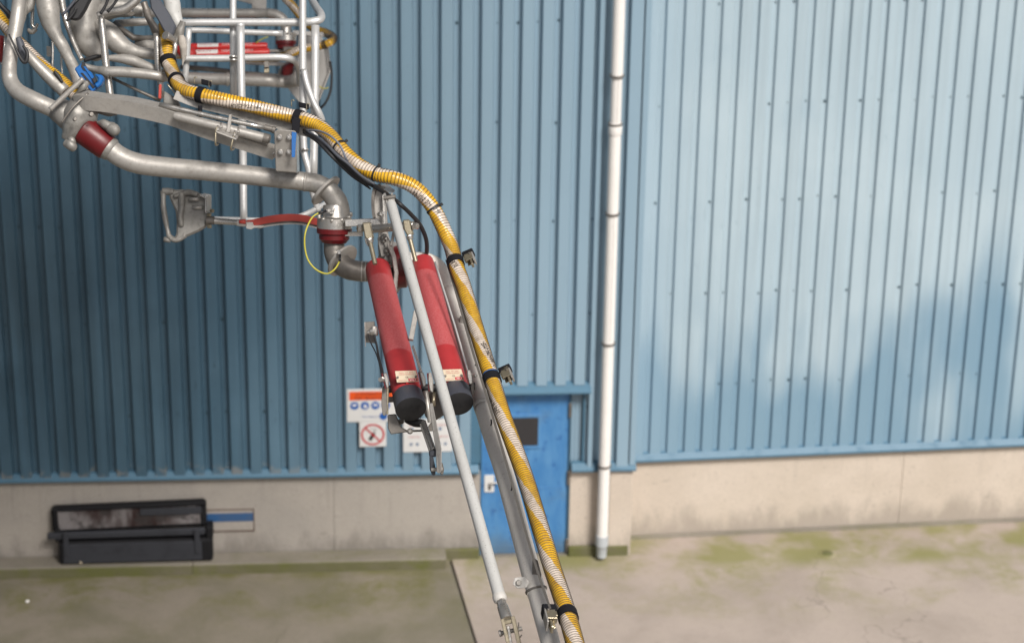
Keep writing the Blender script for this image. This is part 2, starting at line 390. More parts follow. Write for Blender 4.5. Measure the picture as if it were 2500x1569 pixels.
# ------------------------------------------------------------------ setting: ground, yard slabs, ledge
G0 = gnd(1278, 1353)
WL = Wall(G0, R(4.4))
uc, _ = WL.at(1531, 1340)
cornerL = WL.W(uc, -.40, 0)
WR = Wall(cornerL, R(7.2))
tb = math.tan(R(4.4)); band0 = G0.y - G0.x*tb
M['yard_l'] = concrete('grey_yard_concrete', (.245, .212, .172), (.165, .150, .105), 1.0, 1.1, .6, (.115, .115, .022), (band0, tb))
M['yard_r'] = concrete('pale_yard_concrete', (.40, .335, .293), (.32, .268, .232), .72, 1.0, .6, (.17, .175, .035), (band0, tb))
M['ledge'] = concrete('ledge_concrete', (.25, .225, .19), (.20, .18, .15), .5, 1, .6, (.10, .11, .02))
M['ledge_moss'] = concrete('mossy_concrete_edge', (.16, .145, .10), (.12, .12, .05), .95, 1, .5, (.11, .125, .02))
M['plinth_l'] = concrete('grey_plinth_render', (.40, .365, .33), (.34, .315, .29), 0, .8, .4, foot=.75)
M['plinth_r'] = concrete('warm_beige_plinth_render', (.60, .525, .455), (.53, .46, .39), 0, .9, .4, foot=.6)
M['terrain'] = concrete('surrounding_concrete', (.24, .22, .19), (.2, .18, .16), 0)

s = 300; g = mesh('ground', [(-s, -s, -.06), (s, -s, -.06), (s, s, -.06), (-s, s, -.06)], [(0, 1, 2, 3)], M['terrain']); tag(g, 'grey concrete ground reaching out past the yard', kind='structure')
# the yard: two cast slabs with an open joint between them
def slab(name, poly, m, lab):
    n = len(poly); vs = [(p.x, p.y, 0) for p in poly] + [(p.x, p.y, -.055) for p in poly]
    o = mesh(name, vs, [tuple(range(n)), tuple(reversed(range(n, 2*n)))] + [(i, (i+1) % n, (i+1) % n+n, i+n) for i in range(n)], m, bev=.006)
    return tag(o, lab, kind='structure')
j0 = gnd(1096, 1362); j1 = gnd(1160, 1569); jd = (j1-j0); jb = j1 + jd*4; jt = j0 - jd.normalized()*.6
hs_ = Vector((.0025, 0, 0))
def wl_y(x): return WL.o.y + (x-WL.o.x)*tb
slab('yard_slab', [Vector((-30, -10, 0)), jb-hs_, jt-hs_, Vector((-30, wl_y(-30)+.1, 0))], M['yard_l'], 'darker grey concrete yard slab left of the joint')
slab('yard_slab', [jb+hs_, Vector((30, -10, 0)), Vector((30, wl_y(30)+3, 0)), Vector((jt.x, jt.y+.15, 0))+hs_], M['yard_r'], 'paler beige concrete yard slab right of the joint')

# ------------------------------------------------------------------ warehouse
wh = thing('warehouse', WL.W(0, 0, 0), 'large warehouse clad in blue corrugated steel above a low concrete plinth', 'building')
TOPZ = 9.0; PZ = 1.115; PZR = 1.012; PITCHR = .215
def clad(Wl, u0, n, z0, m, out=0.0, z1=TOPZ, pitch=PITCHR, dep=.074, crest=.55, sl=.075):
    vs = []; fs = []; prof = []
    for i in range(n):
        b = u0 + i*pitch
        prof += [(b, 0), (b+pitch*(1-crest-2*sl), 0), (b+pitch*(1-crest-sl), dep), (b+pitch*(1-sl), dep)]
    prof.append((u0+n*pitch, 0))
    zs = [z0 + (z1-z0)*q/6 for q in range(7)]
    for z in zs:
        for (u, o) in prof: vs.append(Wl.W(u, o+out+.0025*noise.noise(Vector((u*1.3, z*.8, 3))), z))
    k = len(prof)
    for q in range(6):
        for i in range(k-1): fs.append((q*k+i, q*k+i+1, (q+1)*k+i+1, (q+1)*k+i))
    # rolled lower lip so that the sheet has an edge
    base = len(vs)
    for (u, o) in prof: vs.append(Wl.W(u, o+out-.012, z0+.001))
    for i in range(k-1): fs.append((i, base+i, base+i+1, i+1))
    return mesh('cladding_sheet', vs, fs, m, wh)
du0, _ = WL.at(1173, 1353); du1, _ = WL.at(1382, 1353)         # door jambs
hu0 = du0-.12; hu1, _ = WL.at(1430, 950)
DZ = 2.06; HZ = 2.20
u = hu1
CL = []
n_r = int((uc - hu1)/PITCHR)
ga, _ = WL.at(1452, 900); gb, _ = WL.at(1492, 900)
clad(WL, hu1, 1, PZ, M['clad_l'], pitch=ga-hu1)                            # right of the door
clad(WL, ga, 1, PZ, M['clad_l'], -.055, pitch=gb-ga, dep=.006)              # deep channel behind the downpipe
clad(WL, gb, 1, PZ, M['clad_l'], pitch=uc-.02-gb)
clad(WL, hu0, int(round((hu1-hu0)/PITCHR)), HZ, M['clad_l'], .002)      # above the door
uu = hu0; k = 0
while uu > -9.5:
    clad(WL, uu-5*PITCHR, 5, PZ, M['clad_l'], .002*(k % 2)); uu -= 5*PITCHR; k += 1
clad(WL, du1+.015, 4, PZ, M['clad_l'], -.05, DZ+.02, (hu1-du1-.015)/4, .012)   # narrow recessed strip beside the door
uu = 0; k = 0; PR = .205
while uu < 9.5:
    clad(WR, uu, 5, PZR+.005, M['clad_r'], .0025*(k % 2), dep=.040, sl=.07, crest=.60, pitch=PR); uu += 5*PR; k += 1
UEND = uu
wbox('inner_wall', WL, -9.6, du0-.06, -.35, -.075, PZ, TOPZ, M['seal'], wh)
wbox('inner_wall', WL, du0-.06, du1+.06, -.35, -.075, DZ+.05, TOPZ, M['seal'], wh)
wbox('inner_wall', WL, du1+.06, uc-.03, -.35, -.075, PZ, TOPZ, M['seal'], wh)
wbox('inner_wall', WR, .04, UEND, -.35, -.02, PZR, TOPZ, M['seal'], wh)
wbox('eaves_trim', WL, -9.6, uc, -.36, .10, TOPZ, TOPZ+.12, M['flash'], wh)
wbox('eaves_trim', WR, .0, UEND, -.36, .10, TOPZ+.003, TOPZ+.123, M['flash'], wh)
# corner trim beside the downpipe (flat folded sheet, dark channel on its left)
for q in (ga-.006, gb+.001): wbox('channel_return', WL, q, q+.004, -.06, .012, PZ+.005, TOPZ-.01, M['clad_l'], wh, .001)
wbox('corner_trim', WL, uc-.02, uc+.045, -.45, .072, PZ+.06, TOPZ-.01, M['clad_l'], wh)
# plinth panels
pj, _ = WL.at(815, 1250)
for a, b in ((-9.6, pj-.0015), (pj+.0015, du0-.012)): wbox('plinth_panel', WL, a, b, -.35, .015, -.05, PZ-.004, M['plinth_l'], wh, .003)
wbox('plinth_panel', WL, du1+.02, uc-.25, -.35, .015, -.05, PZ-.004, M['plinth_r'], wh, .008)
tag(wbox('plinth_pier', WL, uc-.242, uc+.03, -.45, .055, -.05, PZ-.004, M['plinth_r'], wh, .012), 'slightly proud beige pier beside the downpipe')
rj, _ = WR.at(2200, 1180)
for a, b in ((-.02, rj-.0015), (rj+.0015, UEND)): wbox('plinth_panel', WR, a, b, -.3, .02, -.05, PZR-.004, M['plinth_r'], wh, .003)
# flashings: a sloping drip piece under the sheets
def flashing(name, Wl, u0, u1, z, m, out=.098, h=.085):
    vs = [Wl.W(q, o, zz) for q in (u0, u1) for (o, zz) in ((-.02, z+h), (.035, z+h*.96), (out, z+.022), (out, z-.004), (-.02, z-.004))]
    fs = [(i, (i+1) % 5, (i+1) % 5+5, i+5) for i in range(5)] + [(0, 1, 2, 3, 4), (9, 8, 7, 6, 5)]
    return mesh(name, vs, fs, m, wh, bev=.003)
flashing('base_flashing', WL, -9.6, du0-.03, PZ, M['flash'])
flashing('base_flashing', WL, du1+.03, uc+.06, PZ, M['flash'], .105)
flashing('base_flashing', WR, .0, UEND, PZR, M['flash'])
flashing('door_header', WL, du0-.2, hu1+.05, DZ+.06, M['flash'], .14, .1)
wbox('door_jamb', WL, du0-.125, du0-.012, -.07, .012, PZ+.09, DZ+.055, M['flash'], wh)
wbox('door_jamb', WL, hu1-.025, hu1-.002, -.05, .02, PZ+.09, DZ+.055, M['flash'], wh)
# kerb at the wall foot
for a, b, Wl in ((du0-2.0, du0-.02, WL), (du1+.02, uc, WL)):
    tag(wbox('wall_foot', Wl, a, b, .02, .075, -.04, .125 if b < 0 or a < 0 else .125, M['ledge_moss'], wh, .01))
wbox('wall_foot', WR, .0, UEND, .025, .10, -.04, .022, M['ledge'], wh, .008)
# fasteners
prt = []
def disc(c, n, r, h=.006):
    ax, a, b = basis(n); v = [c + (a*math.cos(t)+b*math.sin(t))*r for t in [i*math.pi/3 for i in range(6)]]; v += [p + ax*h for p in v]
    return v, [tuple(range(6, 12))] + [(i, (i+1) % 6, (i+1) % 6+6, i+6) for i in range(6)]
for Wl, ua, ub, zoff, pr in ((WL, -9, uc-.25, 0, .5), (WR, .1, UEND-.2, .05, .5)):
    z = 1.9+zoff
    while z < TOPZ-.2:
        i0 = 0; uu = ua
        pp_ = PITCHR if Wl is WL else PR; n = int((ub-ua)/pp_)
        for i in range(n):
            base = (hu0 if Wl is WL else 0); q = math.floor((ua-base)/pp_)+i
            uu = base + (q+.14)*pp_
            if random.random() < pr and not (Wl is WL and hu0 < uu < hu1 and z < HZ+.1):
                prt.append(disc(Wl.W(uu+random.uniform(-.006, .006), -.001, z+random.uniform(-.02, .02)), Wl.n, random.uniform(.008, .019)))
        z += 1.13
join_into('fastener', prt, M['fast'], wh, kind='stuff')
# door
dr = wbox('door', WL, du0, du1, -.06, -.012, .01, DZ, M['door'], wh, .006)
wbox('door_frame', WL, du0-.011, du0-.002, -.07, .02, .01, DZ+.01, M['flash'], wh, .001); wbox('door_frame', WL, du1+.002, du1+.014, -.07, .02, .01, DZ+.01, M['flash'], wh, .001); wbox('threshold', WL, du0, du1, -.06, .05, -.01, .008, M['ledge'], wh, .003)
for q0, q1, z0, z1 in ((du0+.06, du1-.06, .10, .115), (du0+.06, du1-.06, .86, .872)): wbox('pressed_seam', WL, q0, q1, -.0125, -.008, z0, z1, M['door'], dr, .001)
tag(dr, 'bright blue steel door with a small dark window')
def onw(x, y, o): return WL.at(x, y, o)
a = onw(1258, 1019, 0); b = onw(1313, 1086, 0); wd0 = onw(1248, 1020, 0)[0]
wbox('window_frame', WL, wd0-.03, b[0]+.03, -.012, .004, b[1]-.04, a[1]+.04, M['door'], dr, .003)
wbox('window_pane', WL, wd0, b[0], .004, .008, b[1], a[1], M['glassdark'], dr, .001)
a = onw(1183, 1160, 0); b = onw(1206, 1200, 0)
lp = wbox('lock_plate', WL, a[0], b[0], -.012, .004, b[1], a[1], M['signwhite'], dr, .002)
wbox('door_handle', WL, a[0]+.05, a[0]+.17, .03, .045, a[1]-.09, a[1]-.07, M['steel_light'], dr)
wbox('lock_cylinder', WL, a[0]+.04, a[0]+.075, .004, .012, b[1]+.03, b[1]+.09, M['steel_dark'], dr)
for hy in (1000, 1165, 1330):
    z = onw(1382, hy, 0)[1]; wbox('hinge', WL, du1-.012, du1+.018, -.008, .025, z-.09, z+.09, M['steel_dark'], dr)
a = onw(1300, 966, 0); wbox('door_closer', WL, a[0]-.1, a[0]+.18, -.012, .02, a[1]-.02, a[1]+.03, M['door'], dr)

# ledge along the foot of the left wall
lu1, _ = WL.at(1090, 1362, .3)
led = thing('concrete_ledge', WL.W(lu1-2, .2, 0), 'low concrete ledge with a mossy front edge along the left wall foot', 'ledge')
seg = [lu1]; 
while seg[-1] > -9.5: seg.append(seg[-1]-2.9)
for i in range(len(seg)-1):
    wbox('ledge_block', WL, seg[i+1]+.001, seg[i]-.001, .02, .29, -.05, .13, M['ledge'], led, .01)
    wbox('moss_edge', WL, seg[i+1]+.001, seg[i]-.001, .29, .303, -.03, .122, M['ledge_moss'], led, .006)

# unseen block added beyond the left edge of the view: it keeps the sky off the left end of the wall
M['sidewall'] = concrete('dark_weathered_render', (.16, .155, .145), (.13, .125, .12), 0)
sb = thing('storage_building', (-9.5, 15, 0), 'dark windowless storage building standing left of the yard', 'building')
def wb(name, x0, x1, y0, y1, z0, z1, m, p):
    return boxw(name, Vector(((x0+x1)/2, (y0+y1)/2, (z0+z1)/2)), Vector(((x1-x0)/2, 0, 0)), Vector((0, (y1-y0)/2, 0)), Vector((0, 0, (z1-z0)/2)), m, p, .01)
wb('wall', -14, -7.4, 6, 24.1, -.05, 7.6, M['sidewall'], sb); wb('roof', -14.2, -7.2, 5.8, 24.25, 7.6, 7.8, M['flash'], sb)

# unseen slab on legs, added above the view: its soft shade lies over the lower left of the wall and yard
M['farwall'] = concrete('grey_rendered_wall', (.34, .33, .31), (.3, .29, .27), 0)
wk = thing('covered_walkway', (-9, 13, 15.8), 'high covered steel walkway bridging the yard above the loading arms', 'walkway')
wb('deck', -27, 3.4, 12.0, 17.2, 15.8, 16.0, M['flash'], wk)
for y in (12.1, 14.6, 17.1): wb('girder', -27, 3.4, y-.1, y+.1, 15.4, 15.8, M['steel_dark'], wk)
for x, y in ((-21, 12.3), (-21, 16.9), (-8.5, 3), (4.9, 12.3)):
    if y != 3: wb('column', x-.15, x+.15, y-.15, y+.15, -.05, 15.4, M['steel_dark'], wk)

# ------------------------------------------------------------------ downpipe
pu, _ = WL.at(1469, 1335, .17); pb = WL.W(pu, .17, .06); pt = WL.W(pu, .17, TOPZ-.05)
dp = thing('downpipe', WL.W(pu, .17, 0), 'white plastic rainwater downpipe strapped to the blue wall at its corner', 'pipe')
M['pvc'] = painted('white_pvc', (.76, .74, .72), .35, (.35, .3, .25), .25)
M['pvc_grey'] = painted('grey_pvc_shoe', (.42, .45, .48), .4, (.2, .2, .2), .3)
def zat(y): return onw(1490, y, .17)[1]
zs = [.30, zat(1135), zat(837), zat(521), zat(302), zat(185), TOPZ-.05]
for i in range(len(zs)-1):
    rr = .066 if i != 4 else .060
    cyl('pipe_section', WL.W(pu, .17, zs[i]+.01), WL.W(pu, .17, zs[i+1]+.012), rr, M['pvc'], dp, 28, .03)
lathe('pipe_shoe', WL.W(pu, .17, .05), WL.W(pu, .17, .33), [(0, .058), (.5, .064), (.55, .074), (1, .074)], M['pvc_grey'], dp)
lathe('pipe_socket', WL.W(pu, .17, zs[4]-.12), WL.W(pu, .17, zs[4]), [(0, .071), (.1, .075), (.9, .075), (1, .071)], M['pvc'], dp)
for z in zs[1:6]:
    c = ring('pipe_clamp', WL.W(pu, .17, z), Vector((0, 0, 1)), .067, .0795, .022, M['steel_dark'], dp)
    wbox('clamp_bracket', WL, pu-.012, pu+.012, .03, .095, z-.01, z+.01, M['steel_dark'], c)
wbox('seam_strip', WL, pu+.012, pu+.017, .17+.058, .17+.064, zs[4]+.02, zs[5]-.02, M['zinc'], dp, .001)
wbox('seam_strip', WL, pu+.012, pu+.017, .17+.060, .17+.069, zs[2]+.05, zs[3]-.02, M['zinc'], dp, .001)

# ------------------------------------------------------------------ signs
def sign_flat(parent, cu, cz, pts, m, name, o=.0875):
    vs = [WL.W(cu+x, o, cz+z) for x, z in pts] ; n = len(vs); vs += [WL.W(cu+x, o-.002, cz+z) for x, z in pts]
    return mesh(name, vs, [tuple(range(n)), tuple(reversed(range(n, 2*n)))]+[(i, (i+1) % n, (i+1) % n+n, i+n) for i in range(n)], m, parent)
def circ(cx, cz, r, n=28): return [(cx+r*math.cos(2*math.pi*i/n), cz+r*math.sin(2*math.pi*i/n)) for i in range(n)]
def wtext(parent, s, u, z, size, m, name='lettering', o=.0900, width=None):
    vs, fs = text_mesh(s, size); xs = [v.x for v in vs]; k = (width/(max(xs)-min(xs))) if width else 1; x0 = min(xs)
    return mesh(name, [WL.W(u+(v.x-x0)*k, o, z+v.y) for v in vs], fs, m, parent)
a = onw(846, 948, .06); b = onw(968, 1026, .06); cu_, cz_ = (a[0]+b[0])/2, (a[1]+b[1])/2; hw, hh = (b[0]-a[0])/2, (a[1]-b[1])/2
s1 = thing('safety_sign', WL.W(cu_, .06, cz_), 'white sign with an orange banner and blue round pictograms on the blue cladding', 'sign')
wbox('sign_panel', WL, cu_-hw, cu_+hw, .076, .0845, cz_-hh, cz_+hh, M['signwhite'], s1, .004)
sign_flat(s1, cu_, cz_, [(-hw+.03, hh-.03), (hw-.03, hh-.03), (hw-.03, hh-.135), (-hw+.03, hh-.135)], M['orangeprint'], 'orange_banner')
wtext(s1, "A L'INTERIEUR DU SITE", cu_-hw+.10, cz_+hh-.075, .045, M['ink'], width=.38)
wtext(s1, "PORT OBLIGATOIRE", cu_-hw+.09, cz_+hh-.125, .045, M['ink'], width=.34)
for i in range(4):
    cx = -hw+.085+i*.118; sign_flat(s1, cu_, cz_, circ(cx, .0, .048), M['blueprint'], 'pictogram')
    sign_flat(s1, cu_, cz_, [(cx-.024, .018), (cx+.024, .018), (cx+.02, -.004), (cx-.02, -.004)] if i % 2 == 0 else circ(cx+.004, -.006, .02, 10), M['whiteprint'], 'pictogram_mark', .0890)
sign_flat(s1, cu_, cz_, circ(-hw+.41, -hh+.07, .045), M['blueprint'], 'pictogram')
wtext(s1, "Port obligatoire", cu_-hw+.17, cz_-hh+.06, .03, M['blueprint'], width=.19)
a = onw(877, 1028, .06); b = onw(943, 1087, .06); cu_, cz_ = (a[0]+b[0])/2, (a[1]+b[1])/2; hw = (b[0]-a[0])/2
s2 = thing('prohibition_sign', WL.W(cu_, .06, cz_), 'square white no mobile phone sign with a red circle below the orange banner sign', 'sign')
hh = min(hw*1.02, (a[1]-b[1])/2)
wbox('sign_panel', WL, cu_-hw, cu_+hw, .076, .0845, cz_-hh, cz_+hh, M['signwhite'], s2, .002)
n = 40; R1, R0 = .133, .112; vs = []
for (rr) in (R1, R0):
    for i in range(n): vs.append(WL.W(cu_+rr*math.cos(2*math.pi*i/n), .0890, cz_+rr*math.sin(2*math.pi*i/n)))
mesh('red_ring', vs, [(i, (i+1) % n, (i+1) % n+n, i+n) for i in range(n)], M['redprint'], s2)
sign_flat(s2, cu_, cz_, [(-.089, .077), (-.077, .089), (.089, -.077), (.077, -.089)], M['redprint'], 'red_bar', .0904)
sign_flat(s2, cu_, cz_, [(-.055, -.06), (-.018, -.082), (.035, .01), (.0, .03)], M['ink'], 'phone_symbol', .0875)
sign_flat(s2, cu_, cz_, [(.01, .03), (.018, .026), (.034, .055), (.026, .06)], M['ink'], 'aerial_symbol', .0875)
for i in range(3):
    sign_flat(s2, cu_, cz_, [(-.025+i*.03, .065), (-.01+i*.03, .075), (-.008+i*.03, .069), (-.022+i*.03, .06)], M['ink'], 'signal_symbol', .0875)
a = onw(984, 1022, .06); b = onw(1104, 1099, .06); cu_, cz_ = (a[0]+b[0])/2, (a[1]+b[1])/2; hw, hh = (b[0]-a[0])/2, (a[1]-b[1])/2
s3 = thing('notice_board', WL.W(cu_, .06, cz_), 'faded white notice with small red lines and blue dots behind the lower linkage', 'sign')
wbox('sign_panel', WL, cu_-hw, cu_+hw, .076, .0845, cz_-hh, cz_+hh, M['signwhite'], s3, .003)
M['fadedred'] = mat('faded_red_print', (.55, .22, .22), .5); M['fadedblue'] = mat('faded_blue_print', (.10, .16, .26), .5)
for xx in (-hw+.06, .10):
    for zz in (hh-.06, -.0): wtext(s3, "DANGER ZONE", cu_+xx, cz_+zz-.02, .03, M['fadedred'], 'faded_lettering', width=.13)
    for q in range(2):
        sign_flat(s3, cu_, cz_, circ(xx+.03+q*.07, -hh+.10, .018, 12), M['fadedblue'], 'blue_dot'); 
    sign_flat(s3, cu_, cz_, circ(xx+.04, .085, .02, 12), M['fadedblue'], 'blue_dot')
# blue striped plate
a = onw(500, 1243, .02); b = onw(622, 1295, .02)
bp = thing('wall_plate', WL.W(a[0]+.3, .03, b[1]), 'plate with brown outline and blue stripe on the plinth beside the black rack', 'sign')
M['dullblue'] = painted('worn_dull_blue_paint', (.02, .085, .22), .6, (.15, .14, .13), .8)
M['rust'] = painted('rusty_brown_edge', (.10, .06, .045), .7)
wbox('plate_panel', WL, a[0], b[0], .016, .022, b[1], a[1], M['plinth_l'], bp, .001)
z1, z0 = a[1]-(a[1]-b[1])*.18, a[1]-(a[1]-b[1])*.55
wbox('blue_stripe', WL, a[0], b[0]-.012, .022, .026, z0, z1, M['dullblue'], bp, .001)
for (q0, q1, y0, y1) in ((a[0], b[0], a[1]-.012, a[1]), (a[0], b[0], b[1], b[1]+.014), (b[0]-.012, b[0], b[1], a[1])):
    wbox('plate_edge', WL, q0, q1, .021, .028, y0, y1, M['rust'], bp, .001)

# ------------------------------------------------------------------ black rack leaning on the left wall
M['rackblk'] = painted('scorched_black_steel', (.008, .008, .010), .75, (.035, .03, .03), .5, .25)
M['rackgrey'] = painted('dusty_dark_grey_steel', (.036, .038, .046), .75, (.008, .008, .008), .9, .25)
def rack_face():
    m = mat('streaked_metal_tray', (.08, .08, .08), .5, .2); k = NB(m); w = k.coords('world')
    a = k.noise(k.coords('world', (1.6, 1, .8)), 1.3, 5, .6, .42, .62, .4); b = k.noise(k.coords('world', (2.2, 1, 3)), 2, 4, .6, .5, .6)
    c = k.mix(a, (.03, .014, .013), (.22, .205, .21)); c = k.mix(k.mul(b, .8), c, (.035, .03, .03)); k.color(c); k.b.inputs['Roughness'].default_value = .85; return m
M['rackface'] = rack_face()
ra = onw(121, 1236, .22); rb = onw(493, 1225, .22); uL, uR = ra[0], rb[0]; rz = .135
rk = thing('black_steel_rack', WL.W((uL+uR)/2, .16, rz), 'long black double-tier steel rack against the grey plinth at lower left', 'rack')
zt = onw(300, 1228, .15)[1]; hgt = zt-rz; zA = rz+hgt*.42; zB = rz+hgt*.50; zC = rz+hgt*.57
def slant(name, u0, u1, o0, o1, z0, z1, dz0, m, bev=.01):
    vs = [WL.W(u, o, z + (dz0 if u == u0 else 0)) for u in (u0, u1) for o in (o0, o1) for z in (z0, z1)]
    return mesh(name, vs, [(0, 1, 3, 2), (4, 6, 7, 5), (0, 4, 5, 1), (2, 3, 7, 6), (0, 2, 6, 4), (1, 5, 7, 3)], m, rk, bev=bev)
slant('lower_box', uL+.07, uR+.10, .03, .24, rz, zA-.015, -.01, M['rackblk'], .025)
slant('lower_tray', uL+.12, uR-.02, .24, .25, rz+.03, zA-.03, -.01, M['rackgrey'], .006)
slant('upper_box', uL+.0, uR+.04, .03, .15, zC-.01, zt, -.05, M['rackblk'], .03)
slant('upper_tray', uL+.075, uR-.03, .15, .165, zC+.04, zt-.035, -.05, M['rackface'], .008)
slant('dark_slab', uL+1.0, uR-.01, .165, .182, zt-.14, zt-.05, -.01, M['rackgrey'], .01)
slant('tray_rim', uL+.10, uR+.045, .15, .20, zt-.02, zt+.012, -.045, M['rackblk'], .01)
slant('cross_bar', uL-.05, uR+.02, .18, .235, zB-.02, zB+.06, -.025, M['rackgrey'], .012)
for q in (uL+.13, uR-.10): wbox('strap', WL, q, q+.06, .25, .268, rz+.12, zC+.02, M['rackgrey'], rk, .006)
for q, w_ in ((uL+.03, .07), (uR+.03, .08)): wbox('end_bracket', WL, q, q+w_, .04, .22, zA-.03, zC+.02, M['rackblk'], rk, .015)
wbox('bolt_cap', WL, uL+.30, uL+.325, .25, .262, rz+.02, rz+.045, M['nameplate'], rk, .004)
# small litter on the yard
c = gnd(67, 1468, .004); lathe('litter_cap', c, c+Vector((0, 0, .02)), [(0, .02), (.6, .022), (1, .016)], M['whiteprint'], None, 14)
tag(bpy.data.objects['litter_cap'], 'tiny white bottle cap lying on the grey yard at lower left', 'litter')
c = gnd(2020, 1351, .002); 
dn = thing('drain_cover', c, 'small dark drain hole with a pale rim in the right yard', 'drain')
lathe('rim', c, c+Vector((0, 0, .006)), [(0, .11), (1, .10)], M['yard_r'], dn); lathe('opening', c+Vector((0, 0, .007)), c+Vector((0, 0, .010)), [(0, .065), (1, .06)], M['ledge_moss'], dn)
# ------------------------------------------------------------------ front loading arm
ALAB = 'front loading arm of grey steel pipe with two big red spring cylinders and black caps'
arm = thing('loading_arm', P(815, 480, 13.9), ALAB, 'loading arm')
EA = 13.9
def elbow_tube(name, pts, m, parent, n=7, seg=24): return tube(name, pts, m, parent, n=n, seg=seg)
# upper left pipe: comes down out of the frame, swings right
elbow_tube('pipe', [(52, -60, 14.2, 17), (46, 10, 14.2, 17), (36, 80, 14.15, 17), (24, 150, 14.1, 18), (24, 192, 14.1, 19), (42, 222, 14.05, 20), (83, 245, 14.0, 21), (133, 268, 14.0, 21), (170, 285, 14, 22)], M['steel'], arm)
def lumpy(name, pts, m, parent, lump=.012, n=7, seg=22): return tube(name, pts, m, parent, n=n, seg=seg, lump=lump)
def lathe_px(name, a, b, prof, m, parent, seg=30, ms=None):
    s = squash((a[2]+b[2])/2)/F
    return lathe(name, P(*a), P(*b), [(t, r*s) for t, r in prof], m, parent, seg, ms)
lumpy('joint_casting', [(206, 226, 13.95, 14), (203, 242, 13.92, 30), (200, 268, 13.9, 42), (190, 296, 13.9, 41), (180, 322, 13.9, 30), (170, 346, 13.9, 15)], M['cast'], arm, .016, 8, 28)
lumpy('joint_casting', [(196, 252, 13.86, 14), (222, 250, 13.84, 23), (246, 254, 13.84, 21), (272, 258, 13.84, 18)], M['cast'], arm, .010, 6, 24)
lumpy('joint_casting', [(236, 262, 13.9, 13), (258, 272, 13.9, 13), (286, 276, 13.9, 9)], M['cast'], arm, .010, 6, 18)
for q in ((182, 292, 5), (222, 280, 6)): hexa('casting_boss', P(q[0], q[1], 13.64), -fwd+RT*.3, q[2]*13/F, .03, M['steel_dark'], arm, 9)
lumpy('joint_casting', [(134, 262, 13.95, 27), (150, 272, 13.95, 33), (178, 292, 13.95, 35), (205, 318, 13.95, 36), (216, 330, 13.95, 33)], M['cast'], arm, .010)
lathe_px('red_collar', (203, 316, 13.9), (264, 362, 13.9), [(0, 33), (.04, 36), (.5, 34.5), (.93, 33), (1, 30)], M['red_dark'], arm)
lathe_px('collar_ring', (256, 356, 13.9), (276, 369, 13.9), [(0, 29), (.2, 31), (.8, 29), (1, 25)], M['cast'], arm)
for (x, y, dx, dy, r) in ((163, 350, 16, 10, 11), (172, 342, 10, 4, 8), (238, 300, 40, 6, 8), (262, 306, 26, 18, 8), (186, 232, 26, -30, 7), (222, 250, 30, 20, 10)):
    lumpy('lug', [(x, y, 13.85, r*.7), (x+dx*.5, y+dy*.5, 13.82, r), (x+dx, y+dy, 13.85, r*.75)], M['cast'], arm, .022, 7, 16)
lumpy('web', [(200, 300, 13.86, 20), (215, 270, 13.86, 22), (232, 245, 13.86, 16)], M['cast'], arm, .012)
tube('brace_rod', [(122, 268, 13.75, 6), (160, 232, 13.75, 6.5), (203, 192, 13.75, 6)], M['steel'], arm)
tube('brace_rod', [(150, 300, 13.7, 2.5), (178, 262, 13.7, 2.5), (215, 228, 13.75, 3)], M['steel_dark'], arm)
elbow_tube('pipe', [(266, 362, 13.9, 25), (296, 384, 13.9, 25), (340, 400, 13.9, 25), (410, 409, 13.9, 24.5), (500, 417, 13.9, 24), (600, 427, 13.9, 23.5), (690, 437, 13.9, 23.2), (744, 443, 13.9, 23)], M['steel'], arm)
lathe_px('weld_seam', (742, 443, 13.9), (750, 444, 13.9), [(0, 22), (.3, 24.6), (.7, 24.6), (1, 22)], M['steel'], arm)
elbow_tube('elbow', [(748, 444, 13.9, 23), (768, 447, 13.9, 23.5), (790, 457, 13.9, 24.5), (806, 470, 13.9, 25), (822, 492, 13.9, 26), (828, 515, 13.92, 26), (826, 536, 13.95, 26)], M['steel'], arm)
def disc_px(name, c, ax2, r, th, m, tilt=0.0, parent=arm, seg=36):
    """flange disc: centre (x,y,d), in-picture axis direction, radius/thickness px, tilt of the axis towards the viewer"""
    ax = (RT*ax2[0] - UP*ax2[1]).normalized(); ax = (ax*math.cos(tilt) - fwd*math.sin(tilt)).normalized()
    s = squash(c[2])/F; C = P(*c); a = C - ax*th*s/2; b = C + ax*th*s/2
    return lathe(name, a, b, [(0, r*s*.97), (.12, r*s), (.88, r*s), (1, r*s*.97)], m, parent, seg)
disc_px('flange', (795, 465, 13.9), (.72, .70), 45, 8, M['steel'], .16)
# swivel joint 1
sw = lathe_px('swivel_joint', (817, 531, 13.9), (816, 592, 13.93), [(0, 36), (.02, 42.5), (.42, 43), (.43, 43.5), (.62, 43), (.66, 37.5), (.86, 37), (.9, 34), (1, 30)], [M['steel_light'], M['red_dark']], arm, 40, [0, 0, 1, 1, 1, 1, 1, 1])
lathe_px('swivel_neck', (817, 501, 13.9), (817, 533, 13.9), [(0, 27), (.12, 29), (.8, 28.5), (1, 31)], M['steel_light'], arm)
for i in range(10):
    a = 2*math.pi*i/10+.2; q = P(817, 531, 13.9); s_ = 13.9/F
    hexa('flange_bolt', q + RT*math.cos(a)*36.5*s_ + Vector((0, 1, 0))*math.sin(a)*36.5*s_ - Vector((0, 0, 1))*0, Vector((0, 0, 1)), 5*s_, 10*s_, M['steel_light'], sw, 8)
plate('bond_tab', [(795, 510), (812, 517), (816, 509), (819, 508), (813, 523), (797, 520)], 13.76, .006, M['steel_light'], arm)
hexa('tab_bolt', P(804, 514, 13.755), -fwd, 5*s_, .008, M['steel_light'], arm)
